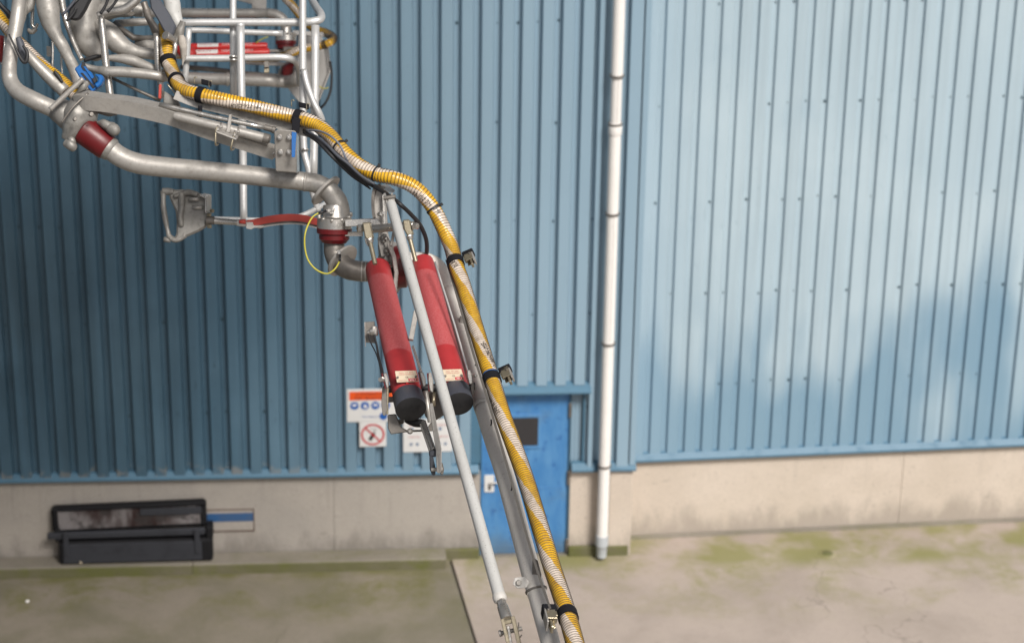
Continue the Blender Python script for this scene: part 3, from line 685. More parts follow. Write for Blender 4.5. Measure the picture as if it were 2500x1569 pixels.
elbow_tube('elbow', [(816, 588, 13.95, 25), (816, 604, 13.95, 25.5), (818, 620, 13.95, 26), (828, 640, 13.93, 26.5), (848, 655, 13.9, 26), (870, 661, 13.9, 25), (895, 663, 13.9, 24.5), (930, 664, 13.9, 24)], M['steel_dark'], arm)
disc_px('flange', (836, 636, 13.93), (.75, .66), 45, 7, M['steel'], .42)
for x in (884, 893): disc_px('weld_ring', (x, 662, 13.9), (1, .03), 25.6, 3, M['steel'], 0)
plate('bond_tab', [(820, 610), (832, 610), (834, 622), (830, 622), (829, 614), (820, 614)], 13.76, .006, M['steel_light'], arm)
hexa('tab_bolt', P(828, 617, 13.755), -fwd, 4.5*s_, .008, M['steel_light'], arm)
# centre flange, second swivel (axis runs left-right)
disc_px('ring_flange', (950, 655, 13.75), (1, -.02), 50, 9, M['steel_light'], .30)
disc_px('ring_flange', (962, 652, 13.7), (1, -.02), 62, 9, M['steel'], .30)
lathe_px('red_swivel', (964, 652, 13.72), (992, 650, 13.72), [(0, 50), (.05, 52), (.9, 52), (1, 48)], M['red_dark'], arm)
for y in (612, 640, 668, 694): hexa('flange_bolt', P(951, y, 13.6), -RT+fwd*-.2, 5*s_, .02, M['steel_light'], arm)
# long down pipe
pp = []
for (x, y, r) in ((985, 642, 22), (1015, 637, 22), (1045, 640, 22), (1068, 655, 22), (1084, 683, 22), (1099, 720, 21.5), (1126, 815, 21), (1160, 930, 21), (1182, 1000, 21.5)): pp.append((x, y, D(y)+.45 if y > 690 else 13.45+.0005*(690-y), r))
elbow_tube('down_pipe', pp, M['pale_galv'], arm)
pp = [(x, y, D(y)+.45, r) for (x, y, r) in ((1180, 992, 23), (1207, 1080, 23), (1231, 1153, 23.3), (1268, 1290, 23.8), (1297, 1400, 24.3), (1312, 1450, 24.6))]
elbow_tube('down_pipe', pp, M['pale_galv'], arm, 5)
pp = [(x, y, D(y)+.45, r) for (x, y, r) in ((1309, 1440, 23), (1328, 1510, 23.6), (1346, 1575, 24), (1385, 1720, 25))]
elbow_tube('down_pipe', pp, M['pale_galv'], arm, 5)
for (x, y) in ((1127, 818), (1180, 992)):
    d_ = D(y)+.45; disc_px('pipe_coupling', (x, y, d_), (.29, .957), 23.8, 5 if y < 900 else 26, M['zinc'], .35)
d_ = D(1440)+.43
disc_px('pipe_clamp', (1309, 1440, d_), (.27, .96), 27.5, 6, M['steel_dark'], .38)
lg = plate('clamp_lug', [(1256, 1410), (1268, 1408), (1281, 1407), (1292, 1420), (1286, 1434), (1264, 1436), (1252, 1426)], d_-.05, .012, M['zinc'], arm, .003)
hexa('lug_bolt', P(1266, 1421, d_-.05), -fwd+RT*.2, 8*d_/F, .012, M['steel'], lg)
plate('pipe_gusset', [(1300, 1360), (1313, 1368), (1322, 1402), (1318, 1420), (1299, 1408)], D(1400)+.32, .02, M['steel_dark'], arm)
plate('pipe_gusset', [(1123, 770), (1138, 778), (1143, 803), (1120, 806)], D(790)+.34, .02, M['steel'], arm)
# beam and its fittings
SQ = [(-1, -1), (1, -1), (1, 1), (-1, 1)]
tube('beam', [(195, 246, 13.85, 19), (215, 246, 13.8, 19), (260, 251, 13.8, 18), (330, 262, 13.8, 19), (420, 284, 13.8, 18), (500, 316, 13.8, 16), (580, 343, 13.8, 15), (672, 373, 13.8, 14.5)], M['steel'], arm, n=5, sec=[(x*.917-y*.40, x*.40+y*.917) for x, y in SQ])
lathe_px('beam_weld', (667, 369, 13.8), (675, 372, 13.8), [(0, 15), (.3, 20), (.7, 20), (1, 15)], M['steel'], arm, 4)
ep = plate('end_plate', [(669, 323), (677, 316), (719, 319), (723, 323), (724, 422), (673, 418)], [13.45, 13.44, 13.44, 13.45, 13.62, 13.62], .03, M['steel'], arm, .004)
plate('end_plate_edge', [(720, 322), (729, 330), (731, 419), (724, 423)], [13.45, 13.68, 13.85, 13.62], .012, M['steel_light'], ep, .001)
for (x, y) in ((683, 335), (706, 335), (685, 371), (706, 371)):
    cyl('washer', P(x, y, 13.43+(y-320)*.0018), P(x, y, 13.42+(y-320)*.0018), 6.5*13.5/F, M['steel_light'], ep); hexa('bolt_head', P(x, y, 13.42+(y-320)*.0018), -fwd, 4.8*13.5/F, .010, M['steel_light'], ep)
brk = plate('clamp_plate', [(527, 319), (545, 314), (586, 327), (577, 338)], [13.48, 13.75, 13.75, 13.48], .010, M['steel'], arm, .002, nrm=-UP)
for (x0, y0, x1, y1) in ((527, 321, 528, 354), (570, 334, 566, 366)):
    tube('u_bolt', [(x0+3, y0-10, 13.5, 2.4), (x0, y0, 13.5, 2.6), (x1-2, y1-6, 13.5, 2.6), (x1, y1, 13.55, 2.6), (x1+5, y1-2, 13.7, 2.4)], M['brass'], brk, 4, 10)
for (x, y) in ((532, 308), (540, 301), (573, 321), (582, 313)):
    dd = 13.5 if y in (308, 321) else 13.62
    tube('stud', [(x, y-2, dd, 2.3), (x, y+12, dd, 2.3)], M['steel_dark'], brk, 1, 8); hexa('nut', P(x, y+11, dd), UP, 4*dd/F, .012, M['steel'], brk)
plate('tray_post', [(559, 279), (566, 279), (561, 324), (552, 322)], 13.6, .03, M['steel'], arm)
# gas strut and damper lying on the beam
lathe_px('damper_body', (425, 282, 13.66), (645, 337, 13.66), [(0, 9), (.04, 11), (.94, 12), (1, 11.5)], M['steel'], arm)
lathe_px('damper_cap', (643, 336.5, 13.66), (660, 341, 13.66), [(0, 12.5), (.8, 12), (1, 8)], M['steel_dark'], arm)
tube('slim_rod', [(390, 255, 13.75, 6), (470, 274, 13.72, 6), (560, 294, 13.7, 6), (648, 312, 13.7, 6)], M['steel_light'], arm, 2)
lathe_px('rod_sleeve', (646, 311, 13.7), (672, 318, 13.7), [(0, 7.5), (.7, 7.5), (.75, 9), (1, 9)], M['steel_dark'], arm)
# tray that carries the hose
def chan(name, pts, m, parent, wpx, hpx, n=5):
    path = wpath([(x, y, d, 1) for (x, y, d) in pts], n)
    return tube(name, [(p, r) for p, r in path], m, parent, n=1, world=True, sec=[(-hpx, -wpx), (hpx, -wpx), (hpx, wpx), (-hpx, wpx)])
chan('hose_tray', [(428, 232, 14.0), (480, 252, 14.0), (560, 272, 14.0), (650, 296, 14.0), (757, 325, 14.0)], M['steel'], arm, 11, 6)
chan('hose_tray', [(1092, 640, 13.2), (1120, 735, 12.75), (1152, 850, 12.2), (1186, 960, 11.75), (1225, 1090, 11.2), (1266, 1235, 10.55), (1305, 1370, 9.95), (1345, 1490, 9.4)], M['steel_dark'], arm, 3, 8)
for (x, y) in ((1127, 748), (1163, 884), (1201, 1030), (1251, 1188), (1312, 1385)):
    dd = D(y)-.04; tube('tray_tie', [(x-2, y-7, dd, 1.8), (x-1, y+2, dd, 2.0), (x-3, y+9, dd, 1.7)], M['black'], arm, 3, 8)
# bars and mechanism above the cylinders
bar('square_tube', (843, 545, 13.75), (928, 541, 13.75), 17, M['steel_light'], arm, 17)
plate('tube_shoe', [(905, 534), (922, 534), (931, 548), (928, 552), (912, 548), (903, 543)], 13.58, .05, M['steel_light'], arm)
bar('lower_tube', (842, 571, 13.85), (886, 571, 13.85), 11, M['steel_dark'], arm, 14); bar('tube_edge', (842, 575, 13.78), (884, 575, 13.78), 3, M['steel_light'], arm, 4)
plate('swing_plate', [(914, 470), (921, 457), (934, 452), (944, 456), (948, 480), (944, 520), (947, 570), (958, 610), (964, 660), (950, 720), (936, 690), (926, 640), (922, 600), (924, 560), (912, 540), (909, 500)], 13.62, .05, M['steel'], arm, .006)
tube('plate_rim', [(930, 452, 13.6, 5), (916, 459, 13.6, 5), (911, 480, 13.6, 5), (911, 510, 13.6, 5), (914, 532, 13.6, 5)], M['steel_dark'], arm, 4, sec=[(-2.2, -.7), (2.2, -.7), (2.2, .7), (-2.2, .7)])
plate('cap_plate', [(926, 453), (945, 449), (964, 464), (962, 470), (947, 470), (930, 460)], [13.7, 13.75, 13.5, 13.45, 13.45, 13.6], .02, M['steel_light'], arm)
bar('plate_rib', (936, 475, 13.56), (940, 560, 13.52), 6, M['steel_light'], arm, 12)
bar('plate_rib', (928, 580, 13.52), (938, 625, 13.52), 14, M['steel'], arm, 8)
plate('arc_flange', [(944, 575), (953, 590), (966, 625), (972, 665), (968, 710), (958, 740), (957, 710), (962, 665), (956, 628), (944, 596)], 13.40, .05, M['steel'], arm, .004)
for (x, y) in ((925, 523), (931, 520), (931, 580), (936, 576), (934, 588), (941, 612), (948, 620), (952, 648)): hexa('plate_bolt', P(x, y, 13.5), RT*.5-fwd, 5.5*13.5/F, .03, M['steel_light'], arm)
lathe_px('neck_pipe', (924, 640, 13.6), (948, 638, 13.6), [(0, 15), (.5, 15), (.6, 19), (1, 19)], M['steel_light'], arm)
bar('plate_rib', (963, 560, 13.4), (955, 600, 13.4), 7, M['steel'], arm, 10)
cyl('cross_shaft', P(893, 560, 13.45), P(1012, 550, 13.15), 10*13.3/F, M['steel_light'], arm)
for (pts, c) in (([(884, 543), (904, 542), (912, 582), (895, 585), (890, 578)], (890, 562)), ([(983, 537), (1000, 535), (1010, 572), (995, 577), (986, 560)], (1010, 553))):
    e = plate('clevis_block', pts, 13.12 if c[0] < 950 else 12.95, .08, M['brass'], arm, .006)
hexa('shaft_nut', P(886, 557, 13.2), -RT-fwd*.4, 10*13.3/F, .03, M['steel_light'], arm); hexa('shaft_nut', P(1008, 552, 12.95), RT-fwd*.4, 8*13.3/F, .03, M['steel_light'], arm)
plate('clevis_side', [(889, 580), (897, 586), (903, 600), (897, 601), (892, 592)], 13.1, .04, M['steel_dark'], arm)
for (x, y, d, X, Y, d2) in ((903, 584, 13.1, 916, 645, 13.0), (1000, 576, 12.95, 1015, 638, 12.95)):
    lathe_px('lock_nut', (x-1, y-2, d), (x+2, y+8, d), [(0, 8), (.3, 9), (.45, 7.5), (.6, 9), (1, 8)], M['steel_light'], arm, 8)
    cyl('piston_rod', P(x, y+4, d), P(X, Y, d2), 5.4*13/F, M['brass'], arm)
# the two spring cylinders
def cyl_mat():
    m = mat('matt_red_enamel_with_hazed_label', (.40, .03, .033), .5); k = NB(m); uv = k.coords('uv'); u = k.sep(uv, 0); w = k.coords('world')
    wv = k.mul(k.sep(uv, 1), 6.2832); wob = k.n('ShaderNodeMath', operation='SINE'); k.l(wv, wob.inputs[0])
    uu = k.mul(u, k.mul(wob.outputs[0], .012), 'ADD')
    band = k.mul(k.ramp(uu, .130, .136), k.ramp(uu, .745, .751, 1, 0))
    gr = k.noise(w, 130, 4, .75, .40, .70); big = k.noise(w, 6, 3, .6, .3, .7)
    c = k.mix(k.noise(w, 5, 5, .6, .4, .8), (.36, .030, .034), (.27, .022, .026))
    lab = k.mix(gr, (.37, .062, .066), (.43, .12, .125)); c = k.mix(k.mul(band, .9), c, lab); c = k.mix(k.mul(k.noise(w, 40, 4, .7, .64, .72), .35), c, (.18, .02, .02))
    k.color(c); k.rough(k.ramp(band, 0, 1, .45, .6)); return m
M['cyl'] = cyl_mat()
for ci, (A, B_, C_, ra_, rb_) in enumerate((((921.5, 652, 13.45), (996, 968, 12.15), (1003, 1003, 12.02), 30.5, 36.5), ((1031, 641, 13.45), (1112, 955, 12.15), (1119, 997, 12.02), 29, 35))):
    a, b, c = P(*A), P(*B_), P(*C_); r0, r1 = ra_*12.75/F, rb_*12.0/F
    body = lathe('spring_cylinder', a, b, [(0, r0*.9), (.004, r0*.97), (.012, r0), (.5, (r0+r1)/2), (.985, r1), (1, r1)], M['cyl'], arm, 48)
    ax = (b-a).normalized(); c = b + ax*(.095)
    r2 = r1*1.035
    cap = lathe('end_cap', b - ax*.005, c, [(0, r2*.98), (.03, r2), (.93, r2*1.01), (.985, r2), (1, r2*.97)], [M['cap'], M['black']], body, 48, [0, 0, 0, 1])  # end face coloured black to put its downward shade into the cap
    # raised lettering on the cap face
    ex = RT - ax*RT.dot(ax); ex.normalize(); ey = ax.cross(ex); ey = ey if ey.dot(UP) > 0 else -ey
    vs, fs = text_mesh('WLT', .05); x0 = max(v.x for v in vs)/2
    mesh('embossed_lettering', [c + ax*.003 + ex*(v.x-x0) + ey*(v.y-.018) for v in vs], fs, M['black'], cap)
    # name plate
    q = [(964, 905.5), (1015, 904), (1022, 931), (969, 933.5)] if ci == 0 else [(1079, 902), (1126, 900.5), (1134, 928), (1087, 930)]
    dpl = 12.07
    np_ = plate('name_plate', q, dpl, .006, M['nameplate'], body, .001)
    o_ = P(*q[3], dpl-.002); U_ = P(*q[2], dpl-.002)-o_; V_ = P(*q[0], dpl-.002)-o_
    lu, lv = U_.length, V_.length; U_.normalize(); V_.normalize()
    def pq(x, y, w_, h_, m_, nm, off=0): 
        vv = [o_ + U_*(x+i*w_)*lu + V_*(y+j*h_)*lv - fwd*(.0008+off) for i, j in ((0, 0), (1, 0), (1, 1), (0, 1))]; return mesh(nm, vv, [(0, 1, 2, 3)], m_, body)
    def pt_(s, x, y, size, w_, m_, off=.001, nm='plate_lettering'):
        vs, fs = text_mesh(s, size*lv); xs = [v.x for v in vs]; kx = w_*lu/(max(xs)-min(xs))
        mesh(nm, [o_ + U_*(x*lu+(v.x-min(xs))*kx) + V_*(y*lv+v.y) - fwd*(.0009+off) for v in vs], fs, m_, body)
    pq(.55, .07, .42, .24, M['redprint'], 'logo_panel'); pt_('WLT', .60, .11, .22, .32, M['whiteprint'])
    pt_('MODEL   TYPE   SERIAL', .18, .80, .11, .66, M['redprint']); pt_('LOADING TECHNOLOGY', .16, .64, .11, .7, M['redprint']); pt_('CE', .44, .36, .2, .13, M['ink']); pt_('MADE 2013', .1, .12, .1, .36, M['redprint'])
    for x in (.08, .92): cyl('rivet', o_+U_*x*lu+V_*.45*lv, o_+U_*x*lu+V_*.45*lv-fwd*.004, .006, M['steel_dark'], body, 10)
    mx = (q[2][0]+q[3][0])/2; bar('plate_tab', (mx-3, q[3][1]-2, dpl+.01), (mx+1, q[3][1]+9, dpl+.03), 6, M['red'], body, 6)
# trunnion ears, washers, lower cross shaft
for (pts, d, m_) in (([(935, 911), (943, 909), (949, 928), (949, 945), (944, 949), (939, 930)], 12.0, 'steel_light'), ([(1024, 907), (1033, 908), (1039, 925), (1039, 941), (1033, 944), (1028, 925)], 11.95, 'steel_light'),
                     ([(1046, 910), (1052, 908), (1058, 930), (1057, 958), (1050, 955), (1045, 930)], 12.05, 'steel'), ([(1140, 903), (1147, 902), (1154, 918), (1153, 936), (1146, 938), (1141, 920)], 11.95, 'steel_light')):
    plate('trunnion_ear', pts, d, .025, M[m_], arm, .004)
    x_ = sum(p[0] for p in pts)/len(pts); plate('ear_edge', [(x-4, y+1) for x, y in pts[:1]] + [(pts[0][0], pts[0][1]), (pts[5][0], pts[5][1]), (pts[4][0], pts[4][1]), (pts[4][0]-4, pts[4][1])], d+.012, .02, M['red_dark'], arm, .001)
hexa('trunnion_bolt', P(934, 926, 11.98), -RT*.4-fwd, 6.5*12/F, .03, M['steel_light'], arm); hexa('trunnion_bolt', P(1155, 916, 11.95), RT*.6-fwd, 5*12/F, .03, M['steel_light'], arm)
cyl('lower_shaft', P(936, 950, 12.28), P(1160, 942, 12.28), 9.5*12.2/F, M['black'], arm)
plate('side_cheek', [(933, 946), (943, 945), (946, 1000), (940, 1015), (934, 1013), (931, 985)], 12.1, .02, M['steel_dark'], arm)
plate('side_cheek', [(944, 940), (949, 948), (948, 1010), (943, 1014)], 12.12, .012, M['brass'], arm)
plate('side_cheek', [(1153, 925), (1158, 940), (1157, 962), (1153, 968), (1149, 945)], 12.1, .02, M['steel_dark'], arm)
plate('side_cheek', [(1150, 950), (1162, 975), (1162, 985), (1150, 982)], 12.3, .02, M['zinc'], arm)
# linkage frame between and below the cylinders
plate('linkage_frame', [(1030, 952), (1046, 950), (1100, 955), (1104, 1000), (1064, 1026), (1040, 1020), (1028, 990)], 12.45, .10, M['steel_dark'], arm, .006)
bar('frame_rail', (948, 975, 12.5), (1110, 968, 12.5), 14, M['steel_dark'], arm, 14)
tube('frame_tube', [(1038, 955, 12.25, 7), (1046, 1000, 12.2, 7), (1050, 1030, 12.2, 6)], M['steel'], arm)
tube('frame_tube', [(1060, 955, 12.3, 5), (1058, 990, 12.25, 5)], M['brass'], arm)
plate('linkage_plate', [(946, 1012), (966, 1010), (974, 1030), (980, 1043), (994, 1050), (1040, 1048), (1052, 1030), (1060, 1040), (1058, 1052), (990, 1055), (954, 1060), (947, 1045)], 12.2, .025, M['steel_dark'], arm, .004)
lathe_px('bush', (964, 1032, 12.35), (982, 1028, 12.25), [(0, 6), (.8, 7), (1, 6)], M['steel_dark'], arm)
cyl('pivot_bolt', P(1001, 1052, 12.2), P(1001, 1052, 12.1), 7.5*12.1/F, M['steel_dark'], arm); hexa('pivot_head', P(1001, 1052, 12.1), -fwd, 5*12.1/F, .012, M['steel'], arm)
lumpy('lever_hub', [(990, 1024, 12.3, 7), (1012, 1032, 12.28, 8), (1038, 1034, 12.26, 8)], M['black'], arm, .012)
cyl('polished_rod', P(1034, 1030, 12.1), P(1059, 1098, 11.8), 6.2*12/F, M['steel_light'], arm); cyl('polished_rod', P(1028, 1036, 12.1), P(1050, 1100, 11.82), 3.4*12/F, M['steel'], arm)
plate('link_bar', [(1046, 985), (1056, 983), (1078, 1096), (1078, 1150), (1072, 1156), (1066, 1152), (1064, 1100)], [12.0, 12.0, 11.7, 11.6, 11.6, 11.6, 11.72], .02, M['steel'], arm, .003)
fk = plate('rod_fork', [(1046, 1100), (1066, 1098), (1066, 1114), (1048, 1116)], 11.76, .04, M['slate'], arm, .006)
plate('fork_cheek', [(1048, 1113), (1057, 1113), (1064, 1146), (1062, 1160), (1055, 1160), (1049, 1145)], 11.72, .018, M['slate'], fk, .004)
plate('fork_cheek', [(1074, 1130), (1080, 1128), (1084, 1146), (1082, 1158), (1075, 1158)], 11.72, .018, M['steel_dark'], fk, .004)
cyl('fork_pin', P(1052, 1146, 11.7), P(1081, 1144, 11.7), 5*11.7/F, M['steel'], fk)
# diagonal struts behind the rod
bar('strut', (1016, 760, 12.75), (1003, 830, 12.6), 12, M['steel'], arm, 10); bar('strut', (1008, 845, 12.6), (1034, 925, 12.35), 6, M['steel_light'], arm, 8)
tube('side_rail', [(1062, 640, 13.0, 2.6), (1112, 800, 12.5, 2.6), (1145, 915, 12.2, 2.8)], M['alu'], arm, 3, 8)
# sensor bracket with its thin cables on the left cylinder
sbk = plate('sensor_bracket', [(889, 786), (914, 784), (918, 838), (893, 836)], 12.9, .012, M['steel_dark'], arm, .002)
plate('bracket_edge', [(889, 786), (892, 786), (893, 846), (891, 846)], 12.88, .02, M['steel_light'], sbk, .001)
lathe_px('fitting', (897, 812, 12.8), (918, 806, 12.8), [(0, 5), (.3, 6), (.35, 9), (.7, 10), (.75, 7), (1, 7)], M['steel_light'], sbk, 10)
lathe_px('fitting', (913, 797, 12.8), (917, 820, 12.8), [(0, 7), (.2, 8), (.8, 8), (1, 6)], M['steel_light'], sbk, 10)
tube('sensor_cable', [(899, 815, 12.75, 1.6), (906, 838, 12.7, 1.6), (918, 862, 12.6, 1.6), (930, 900, 12.4, 1.6), (936, 920, 12.2, 1.6)], M['black'], arm)
tube('sensor_cable', [(914, 818, 12.75, 2.6), (920, 845, 12.7, 2.6), (925, 875, 12.6, 3), (932, 905, 12.3, 4.2), (936, 925, 12.1, 4.2)], M['black'], arm)
# earth bonding loop
tube('earth_wire', [(792, 516, 13.7, 1.9), (776, 521, 13.68, 2.0), (760, 534, 13.66, 2.0), (746, 566, 13.6, 2.0), (744, 600, 13.6, 2.0), (752, 634, 13.6, 2.0), (772, 658, 13.6, 2.0), (798, 668, 13.6, 2.0), (818, 656, 13.6, 2.0), (830, 634, 13.65, 2.0), (830, 622, 13.7, 2.0)], M['earth'], arm, 6, 10)
tube('wire_lug', [(779, 520, 13.66, 3.4), (796, 515, 13.7, 3.6)], M['black'], arm, 1, 8); tube('wire_lug', [(830, 636, 13.62, 3.2), (830, 622, 13.68, 3.2)], M['black'], arm, 1, 8)

# ------------------------------------------------------------------ white counter rod
rod = thing('tie_rod', P(1085, 980, 11.4), 'long slim white rod running down across the red spring cylinders', 'rod')
ra0, rb0 = (954, 496, 12.9), (1220, 1457, 10.1)
lathe('rod_tube', P(*ra0), P(*rb0), [(0, .022), (.004, .0262), (.985, .0272), (.99, .0276), (1, .0262)], M['white'], rod, 32)
lathe_px('end_collar', (1218, 1452, 10.12), (1223, 1467, 10.08), [(0, 16.5), (.3, 17.4), (.7, 17), (1, 13)], M['zinc'], rod)
lathe_px('hex_nut', (1223, 1466, 10.08), (1226, 1477, 10.05), [(0, 11), (.2, 12), (.9, 12), (1, 11)], M['steel_light'], rod, 6)
lathe_px('rod_socket', (1226, 1477, 10.05), (1238, 1512, 9.95), [(0, 12), (.1, 13.5), (.9, 14.5), (1, 14)], M['steel_light'], rod)
fd = 9.9
fb = boxw('fork_end', P(1240, 1515, fd), (P(1240, 1521, fd)-P(1240, 1515, fd)), (P(1254, 1512, fd)-P(1240, 1515, fd)), fwd*.03, M['brass'], rod, .004)
bar('fork_cheek', (1228, 1514, fd), (1246, 1590, fd-.1), 9, M['brass'], rod, 34); bar('fork_cheek', (1253, 1508, fd), (1270, 1580, fd-.1), 10, M['brass'], rod, 34)
bar('tie_blade', (1241, 1530, fd-.02), (1270, 1700, fd-.25), 7, M['steel_light'], rod, 22)
cyl('fork_pin', P(1222, 1545, fd), P(1275, 1533, fd), 6*fd/F, M['steel'], rod); cyl('pin_head', P(1218, 1546, fd), P(1225, 1544, fd), 9*fd/F, M['steel'], rod)
tube('split_pin', [(1262, 1540, fd-.08, 1.6), (1266, 1530, fd-.08, 1.6), (1266, 1518, fd-.08, 1.6)], M['steel_dark'], rod, 2, 8); tube('split_pin', [(1266, 1560, fd-.08, 1.6), (1274, 1548, fd-.08, 1.6)], M['steel_dark'], rod, 1, 8)
bar('clevis_cheek', (939, 474, 12.95), (947, 500, 12.9), 6, M['steel_light'], rod, 12); bar('clevis_cheek', (957, 474, 12.95), (961, 497, 12.9), 6, M['steel_light'], rod, 12)
cyl('clevis_pin', P(936, 484, 12.9), P(966, 480, 12.9), 5*12.9/F, M['steel_dark'], rod); bar('clevis_neck', (948, 491, 12.9), (964, 489, 12.9), 8, M['steel'], rod, 12)

# ------------------------------------------------------------------ yellow hoses
HR = .0372
def build_hose(name, pts, label, r=HR, pitch=.0168, n=8, texts=(), sub=4, group=None):
    th = thing(name, P(*pts[len(pts)//2][:3]), label, 'hose', group)
    path = crv([(P(x, y, d), r) for (x, y, d) in pts], n)
    # resample evenly
    T, N, B, S = frames(path); step = pitch/sub; out = []; i = 0; L = S[-1]; k = 0
    while k*step < L:
        s = k*step
        while i < len(S)-2 and S[i+1] < s: i += 1
        t = (s-S[i])/max(S[i+1]-S[i], 1e-6); out.append((path[i][0].lerp(path[i+1][0], t), r)); k += 1
    # light smoothing
    for _ in range(6): out = [out[0]] + [((out[j-1][0]+out[j][0]*2+out[j+1][0])/4, r) for j in range(1, len(out)-1)] + [out[-1]]
    rmod = lambda s: 1 + .035*math.sin(2*math.pi*s/pitch)
    vs, fs, uvs, sm = sweep_data(out, 28, rmod=rmod); mesh('hose_wall', vs, fs, M['hose'], th, smooth=sm, uvs=uvs)
    T, N, B, S = frames(out)
    # steel wire helix
    hv = []; hf = []; q = 24; wr = .0023*r/HR
    tot = int(S[-1]/pitch*q); i = 0
    for k in range(tot):
        s = k*pitch/q
        while i < len(S)-2 and S[i+1] < s: i += 1
        t = (s-S[i])/max(S[i+1]-S[i], 1e-6); p = out[i][0].lerp(out[i+1][0], t); a = 2*math.pi*k/q
        d = (N[i]*math.cos(a)+B[i]*math.sin(a)).normalized(); c = p + d*(r*1.022)
        for (x, y) in ((-1, -.6), (0, 1), (1, -.6)): hv.append(c + T[i]*x*wr + d*y*wr)
        if k: 
            b = (k-1)*3
            for j in range(3): hf.append((b+j, b+(j+1) % 3, b+3+(j+1) % 3, b+3+j))
    mesh('wire_spiral', hv, hf, M['wire'], th, smooth=True)
    # print that follows the cream band
    for (s0, txt, size, band) in texts:
        vs, fs = text_mesh(txt, size); tv = []
        for v in vs:
            s = s0 + v.x; j = min(int(s/step), len(out)-1)
            f = HBAND/2 + band - HC - hphase(s); ang = (f/2)*2*math.pi + (v.y-size*.35)/r
            d = N[j]*math.cos(ang)+B[j]*math.sin(ang); tv.append(out[j][0] + T[j]*(s-j*step) + d*(r*1.03+.0012))
        mesh('printed_lettering', tv, fs, M['ink'], th)
    return th, out, S
front = [(404, 60, 14.6), (408, 100, 14.5), (408, 140, 14.4), (420, 172, 14.3), (436, 205, 14.1), (455, 221, 14.0), (490, 232, 13.93), (540, 243, 13.9), (600, 256, 13.9), (660, 271, 13.9), (720, 286, 13.9), (750, 294, 13.85), (779, 308, 13.8), (806, 331, 13.7), (829, 359, 13.6), (852, 383, 13.55), (880, 406, 13.5), (918, 425, 13.45), (958, 434, 13.4), (998, 449, 13.4), (1030, 473, 13.4), (1059, 511, 13.4), (1080, 552, 13.35), (1102, 603, 13.25), (1113, 645, 13.05),
         (1132, 700, 12.85), (1162, 801, 12.45), (1189, 889, 12.05), (1209, 952, 11.8), (1229, 1017, 11.5), (1278, 1153, 10.95), (1320, 1290, 10.3), (1347, 1381, 9.95), (1377, 1472, 9.55), (1396, 1540, 9.25), (1440, 1700, 8.6)]
TX = [(.62, 'CHIMDORE 240', .028, 0), (1.08, 'MCDREIN 2.0 2013', .028, 1), (1.42, 'N-SO-ATS MM', .026, 2), (1.75, 'HW DN50', .028, 3), (1.98, 'WU11 2013', .028, 3),
      (2.4, 'MCDREIN E-141H', .03, 4), (2.8, 'SV LIS 2H 10-8', .03, 5), (3.2, 'MCDREIN BUE', .03, 6), (3.55, 'D:2C18 NL-SCH', .032, 7), (3.95, 'EN-141-75', .03, 8), (4.3, '-BM-HT+80 C PITE', .034, 9), (4.7, 'PN 16 BAR', .034, 10)]
TX = [(.30*i+.25+.1*(i % 2), t, sz, 0) for i, (_, t, sz, b) in enumerate(TX)]
hose, hp, HS = build_hose('yellow_hose', front, 'long thick yellow and cream striped hose running down in front of the arm', texts=[(s, t, z, i % 2) for i, (s, t, z, _) in enumerate(TX)])
for (i0, head) in ((14, 1), (17, 1), (21, 1)):
    c = P(*front[i0]); c2 = P(*front[i0+1]); c0 = P(*front[i0-1]); ax = c2-c0
    # snap to the real hose centre line
    j = min(range(len(hp)), key=lambda q: (hp[q][0]-c).length); c = hp[j][0]; ax = hp[j+1][0]-hp[j-1][0]
    z = ring('cable_tie', c, ax, HR*1.02, HR*1.12, .010, M['black'], hose)
    sd_ = ax.normalized().cross(fwd).normalized(); sd_ = sd_ if sd_.dot(UP+RT*.4) > 0 else -sd_
    cyl('tie_head', c+sd_*HR*1.05, c+sd_*HR*1.5, .008, M['black'], z, 8)

rear = [(668, -60, 18.6), (694, -8, 18.5), (712, 12, 18.5), (732, 38, 18.5), (752, 60, 18.5), (775, 74, 18.45), (798, 82, 18.4), (813, 93, 18.3), (806, 104, 18.2), (790, 110, 18.2), (765, 115, 18.2), (738, 120, 18.2), (712, 130, 18.2), (690, 138, 18.25), (655, 143, 18.3), (600, 141, 18.35), (540, 138, 18.4), (475, 136, 18.4), (430, 134, 18.4)]
h2, hp2, _ = build_hose('yellow_hose', rear, 'thinner yellow striped hose looping behind the aluminium guard rail at the top', r=.030, pitch=.014, n=6)
j = min(range(len(hp2)), key=lambda q: (hp2[q][0]-P(797, 107, 18.2)).length)
for dj in (0, 5): ring('cable_tie', hp2[j+dj][0], hp2[j+1][0]-hp2[j-1][0], .030, .034, .010, M['black'], h2)
left = [(-60, -30, 15.2), (-25, 15, 15.1), (0, 45, 15.0), (18, 68, 14.95), (38, 96, 14.9), (62, 120, 14.8), (95, 152, 14.7), (130, 182, 14.6), (165, 212, 14.5), (190, 240, 14.4), (205, 262, 14.3)]
h3, hp3, _ = build_hose('yellow_hose', left, 'short run of yellow hose crossing behind the bent pipe at the left edge', r=.034, n=6)

